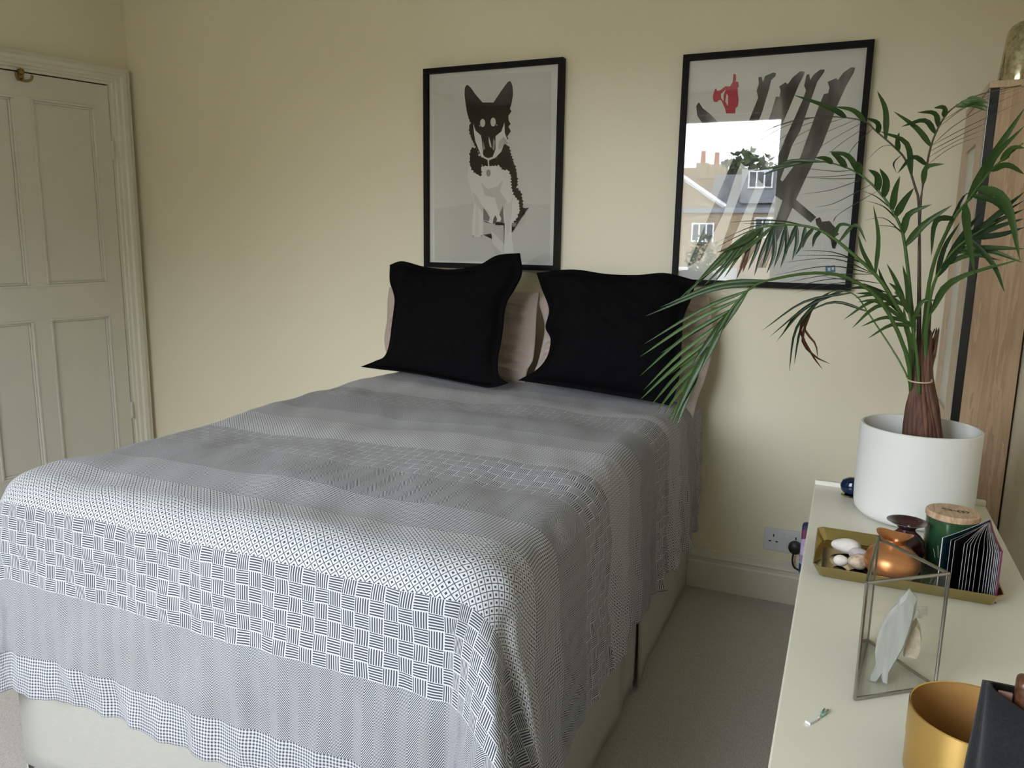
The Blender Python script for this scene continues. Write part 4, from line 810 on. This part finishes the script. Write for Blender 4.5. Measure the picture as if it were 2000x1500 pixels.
# B  tall frond arching left across the print
frond([(1800, 770, Y0 + .02), (1797, 640, Y0 + .02), (1795, 414, Y0 + .04), (1787, 365, Y0 + .05), (1770, 315, Y0 + .06), (1750, 290, Y0 + .06), (1711, 256, Y0 + .07), (1686, 236, Y0 + .08), (1626, 228, Y0 + .09), (1567, 233, Y0 + .10), (1510, 248, Y0 + .10)], .0030, .0008, M_STEMB, (
    (Z([(975, 320), (968, 200), (935, 122)], [(945, 290), (935, 250), (890, 228)], [(1110, 420), (1050, 330), (945, 282)]), -.03, .0125, CAMF, M_LEAF),
    (Z([(890, 245), (840, 200), (770, 185)], [(830, 238), (750, 190), (605, 138)], [(1030, 350), (1015, 320), (1022, 285)]), -.03, .0115, CAMF, M_LEAF),
    (Z([(760, 228), (600, 240), (405, 322)], [(700, 232), (560, 268), (420, 350)], [(780, 235), (620, 270), (450, 390)], [(820, 240), (650, 285), (480, 398)], [(860, 250), (760, 275), (560, 355)], [(870, 250), (800, 290), (640, 385)], [(900, 260), (800, 325), (735, 378)], [(910, 280), (850, 335), (790, 420)], [(1000, 340), (950, 345), (888, 402)], [(1040, 380), (1000, 410), (1010, 445)]), .05, .0042, UPF, M_LEAFD)))
# C  tall frond arching right over the cabinet
frond([(1790, 770, Y0), (1793, 640, Y0), (1797, 414, Y0 + .01), (1810, 325, Y0 + .01), (1820, 280, Y0), (1840, 236, Y0 - .01), (1864, 209, Y0 - .02), (1909, 186, Y0 - .03), (1995, 166, Y0 - .05)], .0030, .0008, M_STEMB, (
    (Z([(1145, 345), (1090, 270), (1000, 203)], [(1165, 300), (1120, 240), (1030, 264)], [(1185, 255), (1160, 212), (1093, 207)], [(1210, 222), (1195, 190), (1158, 190)], [(1085, 465), (1130, 425), (1200, 410)], [(1112, 415), (1075, 385), (1015, 448)]), -.03, .0110, CAMF, M_LEAF),
    (Z([(1240, 182), (1310, 178), (1372, 202)], [(1262, 172), (1320, 168), (1372, 188)], [(1285, 160), (1330, 158), (1375, 172)]), -.02, .0115, CAMF, M_LEAFL),
    (Z([(1150, 330), (1270, 240), (1514, 120)], [(1145, 350), (1280, 270), (1514, 160)], [(1140, 370), (1280, 290), (1420, 225)], [(1135, 390), (1250, 320), (1400, 258)], [(1180, 260), (1300, 180), (1514, 108)], [(1200, 240), (1330, 160), (1514, 98)], [(1132, 405), (1230, 345), (1370, 290)]), -.05, .0042, UPF, M_LEAFD)))
# D  broad frond reaching right and towards the viewer
frond([(1803, 770, Y0 - .01), (1805, 640, Y0 - .02), (1822, 520, Y0 - .07), (1859, 434, Y0 - .12), (1889, 394, Y0 - .16), (1914, 360, Y0 - .19), (1943, 325, Y0 - .22), (1998, 280, Y0 - .28)], .0045, .0012, M_STEM, (
    (Z([(1290, 548), (1375, 405), (1520, 185)], [(1268, 552), (1290, 680), (1320, 850)], [(1335, 492), (1440, 560), (1498, 790)]), -.08, .0160, CAMF, M_LEAF),
    (Z([(1370, 435), (1450, 418), (1516, 452)], [(1345, 470), (1400, 380), (1516, 260)], [(1410, 400), (1470, 352), (1516, 348)], [(1230, 620), (1165, 640), (1148, 772)], [(1310, 530), (1400, 560), (1470, 640)]), -.06, .0115, CAMF, M_LEAF),
    (Z([(1180, 760), (1260, 560), (1300, 520)], [(1200, 720), (1230, 620), (1268, 570)]), -.04, .0075, SIDE, M_LEAFD)))
# E  dark lower right frond
frond([(1810, 770, Y0 - .01), (1808, 660, Y0 - .03), (1822, 560, Y0 - .08), (1856, 498, Y0 - .12), (1894, 464, Y0 - .15), (1944, 434, Y0 - .18)], .0042, .001, M_STEM, (
    (Z([(1180, 790), (1280, 680), (1350, 600)], [(1230, 740), (1340, 660), (1516, 553)], [(1260, 720), (1380, 650), (1516, 588)], [(1280, 720), (1400, 662), (1516, 625)], [(1300, 715), (1420, 690), (1516, 660)], [(1150, 850), (1200, 740), (1262, 640)], [(1160, 860), (1230, 780), (1300, 705)], [(1340, 680), (1420, 600), (1516, 520)]), -.06, .0105, CAMF, M_LEAFD),
    (Z([(1240, 750), (1380, 742), (1516, 745)], [(1230, 765), (1370, 752), (1510, 800)], [(1300, 700), (1390, 805), (1438, 917)], [(1190, 800), (1300, 770), (1420, 790)]), -.06, .0100, CAMF, M_LEAF)))
# F  long low blades to the right
frond([(1808, 700, Y0 - .02), (1811, 640, Y0 - .04), (1820, 604, Y0 - .06)], .003, .0020, M_STEM, (
    (Z([(1150, 985), (1230, 870), (1516, 782)], [(1140, 1000), (1225, 885), (1410, 800)]), -.16, .0095, CAMF, M_LEAFL),))
# G  big frond drooping left in front of the print
frond([(1782, 770, Y0 - .01), (1775, 652, Y0 - .03), (1745, 588, Y0 - .06), (1711, 538, Y0 - .08), (1656, 488, Y0 - .09), (1626, 464, Y0 - .10), (1592, 446, Y0 - .10), (1547, 439, Y0 - .10), (1488, 444, Y0 - .10), (1448, 464, Y0 - .10), (1398, 508, Y0 - .10), (1345, 572, Y0 - .10)], .0045, .0009, M_STEM, (
    (Z([(700, 668), (690, 700), (680, 740)], [(670, 660), (655, 700), (640, 745)], [(650, 660), (640, 720), (612, 772)], [(630, 658), (618, 720), (600, 792)], [(610, 656), (595, 710), (570, 765)], [(590, 655), (578, 740), (553, 822)], [(570, 655), (555, 740), (528, 822)], [(550, 655), (530, 760), (500, 842)], [(530, 658), (505, 750), (480, 822)], [(510, 660), (480, 760), (450, 852)], [(490, 665), (460, 750), (425, 832)]), -.01, .0092, CAMF, M_LEAFD),
    (Z([(470, 670), (400, 760), (330, 862)], [(450, 675), (370, 780), (290, 882)], [(440, 685), (350, 790), (250, 892)], [(425, 695), (320, 800), (215, 880)], [(400, 715), (290, 810), (170, 940)], [(370, 745), (280, 830), (150, 945)], [(520, 655), (440, 730), (350, 800)], [(480, 668), (410, 720), (300, 760)]), -.02, .0085, CAMF, M_LEAF),
    (Z([(640, 655), (520, 635), (350, 640)], [(600, 652), (500, 648), (400, 645)], [(540, 655), (440, 660), (310, 715)], [(500, 660), (400, 690), (290, 745)]), .03, .0070, UPF, M_LEAFD),
    (Z([(455, 700), (420, 770), (378, 870)], [(445, 705), (420, 780), (405, 838)]), -.02, .0095, CAMF, M_DRY),
    (Z([(925, 872), (940, 700), (920, 573)], [(770, 690), (790, 650), (855, 660)], [(790, 700), (850, 650), (893, 720)], [(905, 830), (880, 760), (860, 690)]), -.03, .0085, CAMF, M_LEAF),
    (Z([(880, 850), (780, 775), (600, 772)], [(890, 865), (760, 785), (560, 800)], [(900, 880), (740, 815), (520, 852)], [(910, 890), (740, 850), (560, 882)], [(930, 915), (760, 865), (560, 908)], [(940, 930), (800, 880), (600, 922)], [(860, 840), (760, 760), (640, 752)], [(950, 950), (860, 880), (700, 850)]), .03, .0052, UPF, M_LEAFD),
    (Z([(985, 965), (900, 900), (800, 905)], [(1000, 985), (930, 925), (850, 920)], [(1005, 1000), (950, 920), (880, 880)], [(1000, 960), (960, 880), (940, 820)]), -.02, .0080, CAMF, M_LEAFD)))
# H  long frond sweeping left and down in front of the cushion
frond([(1780, 770, Y0 - .02), (1770, 690, Y0 - .05), (1722, 590, Y0 - .10), (1660, 545, Y0 - .14), (1600, 533, Y0 - .17), (1530, 541, Y0 - .20), (1470, 560, Y0 - .22), (1425, 610, Y0 - .23), (1386, 680, Y0 - .24), (1352, 748, Y0 - .24), (1318, 820, Y0 - .24)], .0045, .0009, M_STEM, (
    ([[(1485, 553), (1390, 566), (1262, 617)], [(1500, 550), (1400, 556), (1290, 600)]], .0, .0100, CAMF, M_LEAF),
    ([[(1458, 568), (1370, 605), (1258, 672)], [(1440, 585), (1350, 630), (1250, 697)], [(1425, 605), (1335, 660), (1249, 735)], [(1412, 625), (1330, 690), (1257, 762)], [(1400, 645), (1320, 715), (1249, 782)], [(1388, 668), (1325, 730), (1271, 792)], [(1375, 695), (1325, 750), (1283, 803)], [(1362, 720), (1328, 765), (1294, 812)], [(1350, 745), (1328, 785), (1305, 822)], [(1432, 595), (1370, 640), (1290, 690)], [(1405, 640), (1345, 700), (1290, 745)]], .02, .0088, CAMF, M_LEAFL),
    ([[(1455, 566), (1412, 636), (1388, 672)], [(1425, 608), (1385, 665), (1352, 712)], [(1388, 672), (1350, 745), (1313, 826)], [(1360, 730), (1340, 780), (1322, 830)], [(1410, 632), (1390, 680), (1366, 728)]], -.02, .0140, CAMF, M_LEAF)))
# I  thin arching stem with drooping strap leaflets
frond([(1777, 810, Y0), (1771, 733, Y0 - .02), (1697, 613, Y0 + .02), (1672, 578, Y0 + .03), (1640, 567, Y0 + .04), (1610, 576, Y0 + .05), (1586, 596, Y0 + .06)], .0020, .0009, M_STEM, (
    ([[(1660, 570), (1570, 590), (1488, 646)], [(1650, 568), (1575, 600), (1503, 658)], [(1640, 567), (1570, 605), (1516, 668)], [(1625, 570), (1560, 610), (1530, 648)], [(1610, 576), (1556, 640), (1541, 726)], [(1600, 582), (1565, 640), (1551, 712)], [(1690, 605), (1630, 590), (1570, 612)]], .03, .0065, CAMF, M_LEAFD),
    ([[(1590, 592), (1562, 640), (1585, 692), (1607, 722)], [(1586, 596), (1570, 640), (1592, 672), (1597, 700)], [(1590, 592), (1566, 660), (1590, 695), (1622, 711)]], .02, .0075, SIDE, M_DRY)))
# K  short inner leaflets round the stems
frond([(1796, 770, Y0 - .03), (1790, 690, Y0 - .04), (1782, 640, Y0 - .05), (1770, 600, Y0 - .05), (1748, 570, Y0 - .05)], .0035, .0014, M_STEM, (
    ([[(1782, 640), (1740, 635), (1695, 661)], [(1778, 630), (1730, 620), (1681, 638)], [(1760, 590), (1710, 600), (1664, 641)], [(1755, 580), (1700, 590), (1647, 625)], [(1780, 640), (1715, 590), (1675, 590)], [(1770, 600), (1720, 575), (1670, 582)]], -.03, .0085, CAMF, M_LEAF),
    ([[(1785, 655), (1785, 620), (1800, 616)], [(1782, 640), (1800, 590), (1832, 587)], [(1775, 612), (1772, 560), (1763, 518)], [(1768, 600), (1750, 550), (1732, 515)], [(1775, 615), (1755, 570), (1736, 552)], [(1790, 690), (1770, 640), (1765, 600)]], -.02, .0100, CAMF, M_LEAF)))
# dead sheaths wrapping the base, tie, old stubs
def sheath(pts, w, parent=palm, mat=None):
    P = spline([atY(*p) for p in pts], 12); n = len(P); vs, fs = [], []
    for i, p in enumerate(P):
        f = i / (n - 1); ww = w * (1 - .75 * f ** 1.4)
        for k in range(6):
            a = math.pi * (k / 5 - .5) * 1.15; vs.append((p[0] + ww * math.sin(a), p[1] - ww * .8 * math.cos(a) + ww * .5, p[2] + .004 * math.sin(k * 3 + i)))
    for i in range(n - 1):
        for k in range(5): a = i * 6 + k; fs.append((a, a + 1, a + 7, a + 6))
    return mesh('dry_sheath', vs, fs, mat or M_SHEATH, parent, True)
lathe('stem_base', [(0, .14), (.027, .14), (.023, .18), (.015, .24), (.012, .29), (0, .30)], (.150, PC[1], HT), M_SHEATH, palm, 14)
sheath([(1786, 862, Y0 - .03), (1784, 830, Y0 - .03), (1782, 800, Y0 - .03), (1780, 772, Y0 - .02)], .023)
for i_ in range(9): sheath([(1772 + i_ * 7.5, 862, Y0 - .028 - .012 * math.sin(i_ * .4)), (1776 + i_ * 6, 810 + 6 * math.sin(i_ * 2.1), Y0 - .030 - .008 * math.sin(i_ * .4)), (1780 + i_ * 4.2, 765 - 12 * (i_ % 3), Y0 - .026), (1781 + i_ * 4.0, 735 - 14 * (i_ % 3) - (i_ > 4) * 30, Y0 - .024)], .0065)
sheath([(1815, 862, Y0 - .025), (1812, 800, Y0 - .02), (1806, 720, Y0 - .02), (1811, 665, Y0 - .02), (1816, 648, Y0 - .02)], .021)
sheath([(1800, 860, Y0 - .04), (1797, 800, Y0 - .035), (1792, 760, Y0 - .03), (1788, 735, Y0 - .03)], .012)
sheath([(1828, 858, Y0 - .01), (1822, 790, Y0 - .0), (1812, 730, Y0 + .0), (1822, 690, Y0), (1832, 642, Y0)], .014)
sheath([(1806, 740, Y0 - .02), (1808, 690, Y0 - .02), (1812, 645, Y0 - .02), (1818, 590, Y0 - .02)], .010)
for p in ([(1815, 690), (1822, 665), (1833, 644)], [(1815, 700), (1824, 690), (1829, 676)], [(1812, 680), (1818, 660), (1826, 642)]): tube('dry_stub', [atY(*q, Y0 - .01) for q in p], [.003, .0025, .001], M_SHEATH, palm, 6)
tc = atY(1796, 742, Y0 - .028); tube('tie', [(tc[0] + .0225 * math.cos(a), tc[1] + .026 * math.sin(a), tc[2] + .002 * math.sin(a)) for a in [2 * math.pi * k / 24 for k in range(25)]], .0016, plain('pale_twine', (.55, .42, .32), .8), palm, 6)
print('leaflets', NLEAF[0])
